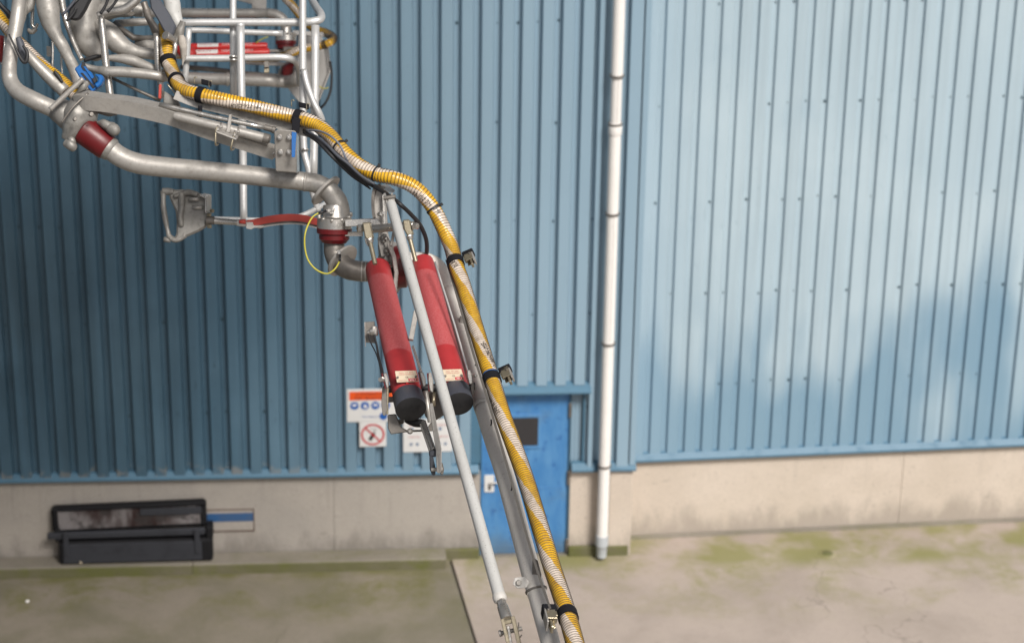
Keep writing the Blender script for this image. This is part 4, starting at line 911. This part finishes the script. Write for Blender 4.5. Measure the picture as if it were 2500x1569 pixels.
# ratchet straps that tie the hose to the tray
def strap(x, y, wd, lab, buckle, extra=None, scale=1.0, r=HR):
    j = min(range(2, len(hp)-2), key=lambda q: (hp[q][0]-P(x, y, D(y))).length if False else ((hp[q][0]-CAM).normalized()-(P(x, y, 10)-CAM).normalized()).length)
    c = hp[j][0]; ax = (hp[j+2][0]-hp[j-2][0]).normalized(); d = (c-CAM).dot(fwd)
    t = thing('ratchet_strap', c, lab, 'strap', 'straps round the yellow hose')
    ring('band', c, ax, r*1.06, r*1.20, wd, M['webbing'], t, 32)
    return t, c, ax, d
def toward(ax, v): q = v - ax*v.dot(ax); return q.normalized()
def buckle(t, c, ax, d, v, size=1.0):
    """folded over-centre buckle standing off the hose in direction v"""
    o = toward(ax, v); b = c + o*HR*1.25; side = ax.cross(o).normalized()
    boxw('buckle_base', b + o*.012, ax*.020*size, side*.016*size, o*.010, M['brass'], t, .002)
    boxw('buckle_lever', b + o*.036 + ax*.028*size, ax*.050*size, side*.014*size, o*.006, M['brass'], t, .003)
    boxw('buckle_lever', b + o*.052 + ax*.022*size, ax*.036*size, side*.020*size, o*.004, M['steel'], t, .002)
    for q in (-1, 1):
        boxw('buckle_cheek', b + o*.03 + side*q*.018*size + ax*.008, ax*.034*size, side*.002, o*.020, M['brass'], t, .001)
    cyl('buckle_pin', b+o*.040-side*.026*size, b+o*.040+side*.026*size, .006, M['steel_dark'], t, 10)
    boxw('webbing_tail', b + o*.030 - ax*.022*size, ax*.018*size, side*.020*size, o*.030, M['webbing'], t, .004)
t, c, ax, d = strap(490, 232, .036, 'black strap on the sloping tray nearest the upper left end of the hose', None)
boxw('loose_end', c+UP*.064+RT*.03-fwd*.01, (ax)*.030, fwd*.012, UP*.014, M['webbing'], t, .004)
for q in (-.038, .05): tube('wire_hook', [((c+UP*.05+ax*q-fwd*.01), .003), ((c+UP*.085+ax*q-fwd*.01), .003), ((c+UP*.085+ax*(q+.016)-fwd*.01), .003)], M['brass'], t, 2, 8, world=True)
tube('loose_tail', [(c-UP*.06-fwd*.035, .012), (c-UP*.11-fwd*.03, .010), (c-UP*.125-fwd*.01, .008)], M['webbing'], t, 3, 10, world=True)
t, c, ax, d = strap(728, 289, .040, 'black strap with a blue loose end above the bolted end plate', None)
boxw('loose_end', c+UP*.064+RT*.03-fwd*.01, (ax)*.030, fwd*.012, UP*.014, M['webbing'], t, .004)
for q in (-.04, .05): tube('wire_hook', [((c+UP*.05+ax*q-fwd*.01), .003), ((c+UP*.085+ax*q-fwd*.01), .003), ((c+UP*.085+ax*(q+.016)-fwd*.01), .003)], M['brass'], t, 2, 8, world=True)
plate('strap_fold', [(712, 290), (733, 297), (730, 326), (713, 322)], 13.72, .012, M['webbing'], t, .003); plate('strap_fold', [(716, 285), (735, 290), (733, 300), (714, 296)], 13.74, .012, M['webbing'], t, .003)
plate('blue_tail', [(712, 322), (724, 324), (720, 384), (712, 384)], 13.44, .006, M['blue_strap'], t, .001)
t, c, ax, d = strap(1113, 642, .046, 'uppermost black strap with a metal buckle on the steep run of hose', None); buckle(t, c, ax, d, RT*1.0-fwd*.35+UP*.2)
t, c, ax, d = strap(1206, 925, .046, 'black strap with a metal buckle and a blue sliver above the blue door', None); buckle(t, c, ax, d, RT*1.0-fwd*.35+UP*.2)
ring('blue_lining', c-ax*.026, ax, HR*1.04, HR*1.12, .012, M['blue_strap'], t)
t, c, ax, d = strap(1387, 1503, .050, 'lowest black strap with a large metal buckle near the bottom of the photo', None); buckle(t, c, ax, d, -RT*1.0-fwd*.45-UP*.1, 1.35)
t, c, ax, d = strap(408, 150, .036, 'topmost black strap on the short upright stub of hose', None, r=HR)
t, c, ax, d = strap(432, 196, .030, 'small black strap at the bend just below the topmost strap', None, r=HR)

# ------------------------------------------------------------------ cables beside the hose
cb = thing('cable_bundle', P(860, 415, 13.3), 'black cable bundle hanging under the yellow hose and looping down behind the arm', 'cable')
tube('cable', [(742, 318, 13.75, 4), (768, 334, 13.55, 5), (795, 355, 13.45, 6), (828, 385, 13.4, 7), (858, 415, 13.4, 7.5), (885, 438, 13.4, 7), (915, 455, 13.38, 6), (948, 477, 13.2, 5.5), (975, 497, 12.95, 5.2), (1003, 523, 13.1, 5.2), (1026, 550, 13.2, 5.2), (1040, 583, 13.3, 5.2), (1042, 612, 13.4, 5.2), (1036, 640, 13.6, 5), (1020, 662, 13.9, 4.5), (985, 690, 14.0, 4), (965, 716, 14.0, 4)], M['black'], cb, 6, 14)
tube('cable', [(742, 324, 13.7, 3.4), (775, 346, 13.5, 4), (805, 376, 13.4, 4.5), (835, 405, 13.42, 5), (862, 430, 13.42, 4.5), (890, 450, 13.42, 3.5), (905, 462, 13.42, 2)], M['black'], cb, 6, 12)
tube('cable', [(750, 320, 13.65, 3), (790, 346, 13.45, 3.5), (822, 378, 13.36, 4), (850, 400, 13.34, 4), (880, 428, 13.34, 3.5), (915, 450, 13.34, 3)], M['slate'], cb, 6, 10)
for t_ in (.3, .42, .52, .6, .66, .72):
    pass
gc = thing('grey_cable', P(800, 335, 13.4), 'thin grey cable bowed out in front of the yellow hose', 'cable')
tube('cable_sheath', [(748, 318, 13.7, 2.6), (775, 319, 13.55, 2.6), (800, 328, 13.42, 2.6), (820, 343, 13.36, 2.6), (834, 362, 13.34, 2.6), (843, 384, 13.36, 2.6), (848, 392, 13.4, 2.6)], M['grey_cable'], gc, 6, 10)

# ------------------------------------------------------------------ cast hand lever with the red curved bar
hl = thing('hand_lever', P(470, 520, 14.6), 'cast metal grip with a red curved bar standing out in front of the wall', 'lever')
LD = 14.6
def lumpy_plate(name, pts, d, th, m, parent, lump=.006):
    o = plate(name, pts, d, th, m, parent, .008); return o
plate('grip_body', [(411, 466), (425, 463), (445, 462), (468, 467), (490, 472), (506, 480), (508, 530), (504, 553), (482, 566), (455, 577), (436, 590), (420, 588), (430, 572), (431, 540), (428, 515), (420, 498), (414, 484)], LD, .05, M['cast'], hl, .010)
tube('grip_loop', [(398, 466, LD+.02, 7), (399, 500, LD+.02, 8), (403, 530, LD+.02, 6), (409, 560, LD+.02, 5), (414, 578, LD+.02, 7), (432, 586, LD+.02, 8), (452, 574, LD+.02, 7)], M['cast'], hl, 6, 14, lump=.006)
tube('grip_bridge', [(396, 468, LD+.02, 8), (410, 468, LD+.02, 9), (424, 470, LD+.01, 8)], M['cast'], hl, 4, 12, lump=.006)
tube('body_rib', [(442, 470, LD-.01, 8), (444, 500, LD-.02, 9), (441, 530, LD-.02, 8), (443, 552, LD-.01, 6)], M['cast'], hl, 5, 12, lump=.005)
tube('body_rib', [(425, 480, LD-.01, 6), (458, 470, LD-.01, 7), (482, 476, LD-.01, 6)], M['cast'], hl, 5, 12, lump=.006)
tube('grip_foot', [(400, 584, LD+.03, 6), (416, 586, LD+.03, 7)], M['cast'], hl, 3, 12, lump=.005)
for (x, y) in ((462, 486), (470, 506)): tube('casting_tooth', [(x, y, LD-.03, 5), (x+24, y+1, LD-.03, 5)], M['steel'], hl, 1, 10)
plate('mount_bracket', [(488, 474), (503, 480), (505, 512), (503, 522), (500, 520), (500, 484), (488, 479)], LD-.06, .10, M['steel_light'], hl, .003)
plate('bracket_lid', [(488, 474), (500, 471), (516, 475), (503, 481)], [LD-.06, LD+.05, LD+.05, LD-.06], .006, M['steel_light'], hl, .001, nrm=-UP)
plate('bracket_side', [(503, 481), (516, 475), (516, 515), (505, 522)], [LD-.06, LD+.05, LD+.05, LD-.06], .006, M['steel'], hl, .001)
for (x, y) in ((507, 524), (508, 553), (514, 515)): hexa('bracket_bolt', P(x, y, LD-.03), RT-fwd*.5, 4.5*LD/F, .02, M['brass'], hl)
lathe_px('rubber_collar', (504, 538, LD-.02), (524, 538, LD-.02), [(0, 10), (.1, 10.5), (.9, 10.5), (1, 9)], M['steel_dark'], hl)
lathe_px('shaft', (522, 539, LD-.02), (582, 543, LD-.02), [(0, 8), (.9, 7), (.93, 8), (1, 8)], M['steel_light'], hl)
lathe_px('socket', (580, 543, LD-.02), (604, 545, LD-.02), [(0, 8), (.2, 9), (.8, 9), (1, 8)], M['zinc'], hl)
tube('red_sleeve', [(584, 541, LD-.06, 5), (600, 541, LD-.06, 6)], M['redlever'], hl, 1, 12)
plate('red_fork', [(602, 537), (628, 535), (622, 544), (616, 555), (604, 558), (600, 550)], LD-.06, .06, M['redlever'], hl, .004)
plate('fork_face', [(601, 542), (617, 542), (619, 550), (644, 550), (640, 556), (620, 556), (613, 560), (601, 558)], LD-.068, .02, M['zinc'], hl, .002)
path = [(612, 546), (630, 542), (652, 537), (680, 533), (710, 531), (740, 533), (765, 539), (790, 546)]
tube('curved_bar', [(x, y, LD-.02-.004*i, 1) for i, (x, y) in enumerate(path)], M['redlever'], hl, 5, sec=[(-9, -8.5), (9, -8.5), (9, 8.5), (-9, 8.5)])
tube('bar_lining', [(x, y+11, LD-.01-.004*i, 1) for i, (x, y) in enumerate(path[1:])], M['steel_dark'], hl, 5, sec=[(-7, -2.6), (7, -2.6), (7, 2.6), (-7, 2.6)])
tube('bar_lining', [(x, y+15, LD-.02-.004*i, 1) for i, (x, y) in enumerate(path[1:])], M['zinc'], hl, 5, sec=[(-5, -1.4), (5, -1.4), (5, 1.4), (-5, 1.4)])

# ------------------------------------------------------------------ aluminium guard cage
cg = thing('guard_rail', P(740, 400, 15.8), 'welded aluminium tube guard rail cage behind the front arm', 'railing')
GD = 15.6
tube('top_rail', [(420, 60, GD+.1, 9), (450, 56, GD, 9), (560, 55, GD, 9.4), (660, 55, GD, 9.6), (735, 55, GD, 9.8), (768, 52, GD, 9.8), (783, 46, GD+.05, 9.8), (783, 34, GD+.2, 9.6), (772, 18, GD+.5, 9.2), (756, -12, GD+1.1, 9), (735, -60, GD+2, 8.5)], M['alu'], cg)
tube('rail', [(455, 74, GD+.5, 7), (520, 75, GD+.5, 7.2), (600, 79, GD+.5, 7.2), (690, 82, GD+.5, 7.2)], M['alu'], cg, 3)
tube('mid_rail', [(448, 143, GD, 8), (520, 143, GD, 8.5), (600, 142, GD, 8.5), (680, 140, GD, 8.6), (712, 145, GD+.05, 8.6), (726, 156, GD+.15, 8.4), (731, 178, GD+.4, 8), (732, 205, GD+.6, 7.5)], M['alu'], cg)
tube('post', [(461, 70, GD, 7.5), (456, 140, GD+.05, 7.5), (451, 210, GD+.1, 7.5)], M['alu'], cg, 2)
tube('post', [(569, -60, GD+.1, 8.2), (569, 55, GD+.1, 8.2), (570, 240, GD+.1, 8.4)], M['alu'], cg, 2)
tube('post', [(587, 62, GD-.1, 10), (588, 160, GD-.1, 10), (590, 260, GD-.1, 10), (593, 380, GD, 9.5), (594, 470, GD, 9), (595, 538, GD, 9)], M['alu'], cg, 2)
lathe_px('post_cap', (587, 58, GD-.1), (587, 64, GD-.1), [(0, 9), (.5, 10.6), (1, 10.6)], M['alu'], cg)
tube('post', [(739, -60, GD-.12, 8.8), (739, 100, GD-.12, 8.8), (740, 240, GD-.12, 8.8), (742, 360, GD-.1, 8.4), (754, 415, GD-.1, 8.2), (764, 470, GD-.05, 8), (777, 515, GD, 7.5)], M['alu'], cg, 5)
tube('post', [(770, 62, GD-.1, 10), (769, 200, GD-.1, 10), (767, 330, GD-.1, 9.8), (765, 430, GD-.1, 9.6)], M['alu'], cg, 2)
tube('brace', [(742, 172, GD-.2, 7.6), (749, 205, GD-.22, 7.6), (765, 248, GD-.22, 7.6), (778, 275, GD-.2, 8.8), (786, 295, GD-.15, 9)], M['alu'], cg, 4)
tube('brace', [(722, 300, GD, 6), (731, 345, GD, 6), (748, 400, GD, 6), (760, 440, GD, 6)], M['alu'], cg, 3)
for (x, y, r) in ((742, 173, 9.4), (768, 259, 11), (744, 366, 9.4), (569, 140, 9.6), (570, 148, 9)): disc_px('weld_bead', (x, y, GD-.14), (.1, 1), r, 4, M['steel_light'], .2, cg)
tube('bottom_rail', [(520, 534, GD+.05, 6), (590, 536, GD, 6), (660, 537, GD, 6), (715, 533, GD, 6.5), (752, 520, GD, 6.5), (778, 506, GD, 6.5), (792, 498, GD+.1, 6)], M['alu'], cg)

# ------------------------------------------------------------------ rear loading arm
RD = 18.4
ra_ = thing('loading_arm', P(600, 190, RD), 'smaller rear loading arm with two red labelled cylinders seen through the guard rail', 'loading arm')
tube('pipe', [(330, 31, RD, 11), (435, 32, RD, 11.5), (540, 33, RD, 11.5), (655, 33, RD, 11.5)], M['steel'], ra_, 2)
tube('elbow', [(655, 33, RD, 12), (672, 36, RD, 12.5), (688, 46, RD, 13), (697, 62, RD, 13), (699, 80, RD, 13)], M['steel'], ra_)
disc_px('weld_ring', (655, 33, RD), (1, 0), 12.6, 3, M['steel'], 0, ra_)
lathe_px('swivel_joint', (698, 70, RD), (698, 120, RD), [(0, 14), (.2, 15), (.22, 22), (.36, 22), (.38, 26), (.62, 26), (.63, 25.5), (.78, 25), (.82, 21), (1, 20)], [M['steel_light'], M['red_dark']], ra_, 32, [0, 0, 0, 0, 0, 1, 1, 1, 1])
for i in range(8):
    a = math.pi*i/7; hexa('flange_bolt', P(698-24*math.cos(a), 88, RD)-fwd*.06*math.sin(a), Vector((0, 0, 1)), .012, .02, M['steel'], ra_)
plate('hanger_plate', [(577, -40), (650, -40), (650, 24), (616, 24), (614, 10), (577, 0)], RD+.05, .03, M['steel'], ra_)
bar('cross_beam', (715, 80, RD), (800, 86, RD), 11, M['steel_light'], ra_, 12)
plate('side_plate', [(728, 82), (780, 84), (799, 112), (806, 172), (780, 238), (766, 262), (742, 262), (722, 240), (700, 212), (712, 170), (728, 130)], RD+.18, .03, M['zinc'], ra_, .004)
tube('plate_rim', [(799, 110, RD+.15, 2.6), (806, 172, RD+.15, 2.8), (780, 240, RD+.15, 2.8), (766, 263, RD+.15, 2.6)], M['steel_light'], ra_, 1, 8)
tube('pipe', [(330, 176, RD, 14), (455, 190, RD, 14.5), (560, 194, RD, 14.5), (680, 198, RD, 15)], M['steel'], ra_, 3)
tube('elbow', [(680, 198, RD, 15), (702, 200, RD, 15.5), (722, 195, RD-.05, 16), (732, 180, RD-.05, 16), (730, 168, RD+.05, 15)], M['steel'], ra_)
disc_px('weld_ring', (680, 198, RD), (1, 0.02), 15.9, 3, M['steel'], 0, ra_); disc_px('pipe_coupling', (556, 194, RD), (1, .04), 17, 6, M['steel'], 0, ra_)
disc_px('red_swivel', (715, 178, RD+.1), (.25, .2), 28, 16, M['red_dark'], 1.0, ra_); disc_px('swivel_flange', (711, 180, RD+.16), (.25, .2), 33, 8, M['steel'], 1.0, ra_)
tube('slim_pipe', [(440, 164, RD+.1, 6), (520, 170, RD+.1, 6), (600, 179, RD+.1, 5), (680, 186, RD+.1, 5)], M['steel_dark'], ra_, 3)
bar('lower_beam', (600, 153, RD+.1), (712, 158, RD+.1), 9, M['zinc'], ra_, 10)
M['redbright'] = painted('bright_red_enamel', (.60, .025, .022), .35, (.2, .01, .01), .2)
def wrap_px(name, a, b, r, t0, t1, a0, a1, m, parent, k=8):
    A, B_ = P(*a), P(*b); ax, n, bb = basis(B_-A); L = (B_-A).length; rr = r*squash(RD)/F*1.02
    f1 = (-fwd - ax*(-fwd).dot(ax)).normalized(); f2 = ax.cross(f1); f2 = f2 if f2.dot(UP) > 0 else -f2
    vs = []; fs = []
    for t in (t0, t1):
        for i in range(k+1):
            an = a0+(a1-a0)*i/k; vs.append(A + ax*t*L + (f1*math.cos(an)+f2*math.sin(an))*rr)
    for i in range(k): fs.append((i, i+1, k+2+i, k+1+i))
    return mesh(name, vs, fs, m, parent, smooth=True)
for (a, b, r) in (((448, 116, RD+.05), (653, 113, RD+.05), 9), ((442, 133, RD-.02), (658, 128, RD-.02), 10)):
    body = lathe_px('spring_cylinder', a, b, [(0, r*.7), (.02, r*1.0), (.14, r), (.98, r), (1, r*.8)], M['redbright'], ra_, 30)
    wrap_px('white_label', a, b, r, .17, .42, -.1, 1.1, M['whiteprint'], body)
    for (t, w0, txt, mm) in ((.19, .15, 'BOX SAFE-LIFT 20', M['redprint']), (.46, .36, 'HUBMECHANIK SERVICE', M['whiteprint'])):
        vs, fs = text_mesh(txt, .026); A, B_ = P(*a), P(*b); L = (B_-A).length; ax = (B_-A).normalized(); xs = max(v.x for v in vs); rr = r*squash(RD)/F*1.05
        f1 = (-fwd-ax*(-fwd).dot(ax)).normalized(); f2 = ax.cross(f1); f2 = f2 if f2.dot(UP) > 0 else -f2
        mesh('label_lettering', [A + ax*(t*L + v.x/xs*w0*L) + (f1*math.cos(.3+v.y/rr)+f2*math.sin(.3+v.y/rr))*rr for v in vs], fs, mm, body)
lathe_px('cylinder_bracket', (436, 112, RD-.05), (472, 140, RD-.05), [(0, 12), (.2, 17), (.8, 19), (1, 14)], M['red'], ra_, 16)
cyl('piston_rod', P(655, 125, RD), P(698, 124, RD), .012, M['steel'], ra_); boxw('clevis_block', P(715, 122, RD-.02), RT*.07, UP*.022, fwd*.03, M['steel_dark'], ra_, .004)
cyl('piston_rod', P(655, 136, RD+.05), P(690, 133, RD+.05), .014, M['red_dark'], ra_)
tube('black_cable', [(806, 150, RD-.1, 3), (810, 185, RD-.1, 3), (806, 225, RD-.1, 3), (792, 255, RD-.1, 3), (772, 272, RD-.05, 3)], M['black'], ra_)
tube('earth_wire', [(655, 90, RD-.1, 1.4), (640, 96, RD-.1, 1.4), (624, 106, RD-.1, 1.4)], M['earth'], ra_, 3, 8); tube('earth_wire', [(778, 210, RD-.1, 1.3), (790, 217, RD-.1, 1.3), (802, 214, RD-.1, 1.3)], M['earth'], ra_, 3, 8)
bx = boxw('toggle_clip', P(651, 158, GD-.05), RT*.014, UP*.018, fwd*.012, M['steel_dark'], ra_, .003); boxw('toggle_clip', P(651, 172, GD-.03), RT*.015, UP*.015, fwd*.006, M['brass'], ra_, .003)

# ------------------------------------------------------------------ cast framework at upper left
fr = thing('support_frame', P(250, 150, 14.6), 'tangle of grey cast arms and tubes at the upper left corner', 'frame')
FD = 14.6
lumpy('cast_arm', [(118, -50, FD, 25), (116, -5, FD, 27), (118, 30, FD, 27), (126, 62, FD, 22), (142, 92, FD, 16), (158, 122, FD, 14), (172, 150, FD, 13), (190, 190, FD, 17), (205, 225, FD, 22)], M['castlight'], fr, .005)
lumpy('cast_arm', [(148, -40, FD+.1, 10), (150, 0, FD+.1, 10), (158, 38, FD+.1, 8), (166, 66, FD+.08, 7), (180, 105, FD+.05, 6), (200, 146, FD, 5.5)], M['steel_light'], fr, .002)
lumpy('cast_body', [(222, -60, FD+.25, 30), (215, -5, FD+.25, 32), (208, 42, FD+.25, 33), (206, 75, FD+.25, 34), (220, 105, FD+.25, 30), (240, 132, FD+.25, 20), (250, 142, FD+.25, 8)], M['castlight'], fr, .012)
lumpy('cast_web', [(240, 50, FD+.2, 12), (262, 78, FD+.2, 26), (285, 104, FD+.2, 26), (315, 122, FD+.2, 19), (350, 130, FD+.2, 14), (400, 136, FD+.2, 13)], M['castlight'], fr, .004)
lumpy('cast_body', [(238, 30, FD+.3, 24), (275, 22, FD+.3, 26), (320, 20, FD+.3, 20), (352, 28, FD+.3, 14)], M['cast'], fr, .010)
tube('upper_tube', [(238, 38, FD-.1, 9), (265, 30, FD-.1, 10), (300, 24, FD-.1, 10.5), (325, 8, FD-.1, 11), (345, -15, FD-.1, 11)], M['steel_light'], fr)
lumpy('knob', [(318, 24, FD, 8), (320, 34, FD-.02, 8.5)], M['steel_light'], fr, .002, 4, 14)
tube('upright_tube', [(246, 40, FD-.12, 8.5), (252, 90, FD-.12, 9), (258, 150, FD-.12, 9), (266, 210, FD-.12, 9), (270, 240, FD-.12, 9)], M['steel_light'], fr, 3)
tube('cross_tube', [(250, 172, FD-.2, 9), (268, 175, FD-.2, 12.5), (300, 176, FD-.2, 13), (345, 180, FD-.2, 12.5), (382, 185, FD-.2, 11.5), (400, 190, FD-.15, 12)], M['steel'], fr)
lumpy('tube_joint', [(206, 160, FD-.2, 7), (228, 168, FD-.2, 9), (250, 174, FD-.2, 13), (268, 180, FD-.2, 15)], M['cast'], fr, .008)
lumpy('cross_arm', [(258, 142, FD, 7), (290, 143, FD, 10), (320, 148, FD, 13), (352, 160, FD, 12), (385, 174, FD, 10), (412, 186, FD, 9)], M['steel'], fr, .003)
tube('thin_rod', [(272, 190, FD-.05, 3.6), (330, 218, FD-.05, 3.8), (392, 246, FD-.05, 4)], M['steel_dark'], fr, 2, 10)
tube('rear_tube', [(282, 58, FD+.6, 9), (330, 55, FD+.6, 9.5), (372, 53, FD+.6, 9)], M['steel'], fr, 2); tube('rear_tube', [(280, 57, FD+.5, 7), (325, 92, FD+.4, 8), (372, 92, FD+.6, 6)], M['steel_dark'], fr, 2)
tube('rear_tube', [(330, 108, FD+.5, 13), (380, 114, FD+.5, 14)], M['castlight'], fr, 1)
tube('side_post', [(382, 82, FD-.1, 8), (384, 120, FD-.1, 8), (386, 160, FD-.1, 8), (390, 195, FD-.1, 7), (396, 240, FD-.1, 7)], M['steel_light'], fr, 2)
lumpy('cast_web', [(352, 5, FD+.1, 9), (362, 40, FD+.1, 9), (378, 72, FD+.1, 11), (392, 88, FD+.1, 8)], M['steel_dark'], fr, .008)
lumpy('crumpled_sheath', [(410, -30, FD+.2, 18), (420, 10, FD+.2, 20), (432, 48, FD+.2, 16), (440, 75, FD+.2, 12)], M['white'], fr, .010)
lumpy('crumpled_sheath', [(446, 52, FD+.05, 9), (438, 75, FD+.05, 12), (428, 96, FD+.05, 9), (420, 112, FD+.05, 6)], M['cast'], fr, .016)
lumpy('rag', [(440, 88, FD+.02, 8), (446, 110, FD+.02, 9), (448, 140, FD+.05, 7), (446, 160, FD+.05, 4)], M['plinth_l'], fr, .010)
lumpy('hose_cuff', [(404, 86, FD-.3, 10), (424, 100, FD-.2, 7), (427, 120, FD-.2, 5), (420, 142, FD-.2, 5)], M['steel_light'], fr, .004)
plate('rubber_guard', [(364, -4), (388, -4), (412, 32), (429, 64), (424, 80), (416, 96), (404, 84), (384, 48), (368, 22)], FD-.25, .05, M['slate'], fr, .008)
plate('black_guard', [(222, -30), (236, -30), (205, 30), (192, 48), (178, 50), (163, 44), (170, 20), (200, -12)], FD-.25, .05, M['black'], fr, .01)
for (a0, b0) in (((152, 38), (196, -20)), ((162, 52), (186, 20)), ((245, 35), (266, -10)), ((262, 30), (290, -10))): tube('black_strip', [(*a0, FD-.3, 4), ((a0[0]+b0[0])/2+3, (a0[1]+b0[1])/2, FD-.3, 3.5), (*b0, FD-.3, 4)], M['slate'] if a0[0] < 160 else M['black'], fr, 4, 10)
tube('dark_gap', [(205, 148, FD+.05, 5), (230, 140, FD+.05, 6), (248, 138, FD+.05, 4)], M['black'], fr, 4, 10)  # black tube stands in for the shade between the castings
tube('hook', [(80, 14, FD+.2, 4.5), (79, 40, FD+.2, 4.2), (79, 62, FD+.2, 4.2), (86, 68, FD+.2, 4.5), (92, 58, FD+.2, 3.6)], M['steel_light'], fr, 4, 12); lumpy('hook_tip', [(68, 72, FD+.2, 3), (78, 78, FD+.2, 6), (88, 70, FD+.2, 6)], M['cast'], fr, .004, 4, 12)
tube('thin_strap', [(128, 88, FD, 2.8), (129, 130, FD, 2.8), (127, 176, FD, 2.6)], M['steel_light'], fr, 2, 8); tube('thin_strap', [(150, 122, FD+.1, 2.6), (150, 160, FD+.1, 2.6), (154, 200, FD+.1, 2.6)], M['steel_light'], fr, 2, 8)
plate('small_tag', [(113, 112), (123, 114), (126, 138), (114, 138)], FD+.3, .01, M['white'], fr)
lumpy('web_arm', [(42, -30, FD+.05, 14), (52, 20, FD+.05, 15), (48, 60, FD+.05, 10), (43, 95, FD+.05, 9)], M['castlight'], fr, .005)
lumpy('web_arm', [(76, -30, FD+.1, 13), (74, 10, FD+.1, 11), (60, 30, FD+.1, 8)], M['castlight'], fr, .005)
lumpy('clip_claw', [(44, 92, FD-.5, 7), (52, 115, FD-.5, 8), (60, 145, FD-.5, 6), (56, 156, FD-.5, 4)], M['slate'], fr, .006, 5, 12)
tube('clip_wire', [(22, 84, FD-.6, 2), (38, 118, FD-.6, 3), (54, 148, FD-.6, 4.5), (64, 150, FD-.6, 5), (66, 128, FD-.6, 4.5), (56, 112, FD-.6, 3)], M['black'], fr, 5, 10)
tube('hose_gutter', [(58, 122, FD-.25, 11), (92, 160, FD-.25, 14), (127, 195, FD-.25, 16), (158, 224, FD-.25, 16)], M['steel'], fr, 4, 12)
tube('clip_wire', [(132, 174, FD-.3, 4), (144, 188, FD-.3, 5), (152, 202, FD-.3, 3)], M['black'], fr, 3, 10)
lumpy('black_claw', [(-4, 6, FD, 6), (10, 22, FD, 5), (24, 38, FD, 6), (18, 44, FD, 4)], M['black'], fr, .006, 5, 10)
plate('red_tab', [(388, 206), (394, 206), (393, 242), (386, 240)], FD-.3, .02, M['redlever'], fr, .003)
tube('thin_strap', [(408, 205, FD-.5, 1.4), (422, 222, FD-.5, 1.4), (438, 242, FD-.5, 1.6)], M['brass'], fr, 3, 8)
plate('tray_bracket', [(400, 222), (424, 236), (438, 252), (438, 262), (398, 252)], FD-.45, .05, M['cast'], fr, .005)
lathe_px('red_pipe_end', (-6, 88, FD+.2), (-8, 152, FD+.2), [(0, 16), (.05, 18), (.95, 16), (1, 14)], M['red_dark'], fr, 20)
tube('slim_rail', [(12, 86, FD+.1, 2.4), (8, 150, FD+.1, 2.4), (2, 156, FD+.1, 2.6)], M['steel_light'], fr, 2, 8)
bc = thing('blue_clamp', P(215, 190, FD-.4), 'bright blue folded clamp hooked on the grey castings at upper left', 'clamp')
plate('clamp_body', [(181, 168), (203, 151), (212, 170), (222, 176), (232, 195), (240, 214), (224, 226), (206, 205), (192, 187)], FD-.42, .05, M['blue_strap'], bc, .006)
plate('clamp_jaw', [(230, 182), (248, 182), (253, 194), (246, 208), (236, 216), (229, 205), (238, 200), (240, 192)], FD-.45, .06, M['blue_strap'], bc, .006)
plate('dark_slot', [(200, 153), (205, 151), (213, 170), (211, 175), (203, 172), (197, 162)], FD-.428, .012, M['black'], bc, .002); plate('dark_slot', [(196, 178), (202, 178), (232, 213), (227, 217)], FD-.428, .012, M['black'], bc, .002)  # black plates stand in for the shade inside the clamp's slots
plate('clamp_lip', [(203, 163), (208, 162), (236, 203), (233, 207)], FD-.435, .014, M['blue_strap'], bc, .002)
plate('dark_slot', [(224, 192), (232, 188), (237, 198), (230, 205)], FD-.45, .02, M['black'], bc, .002)
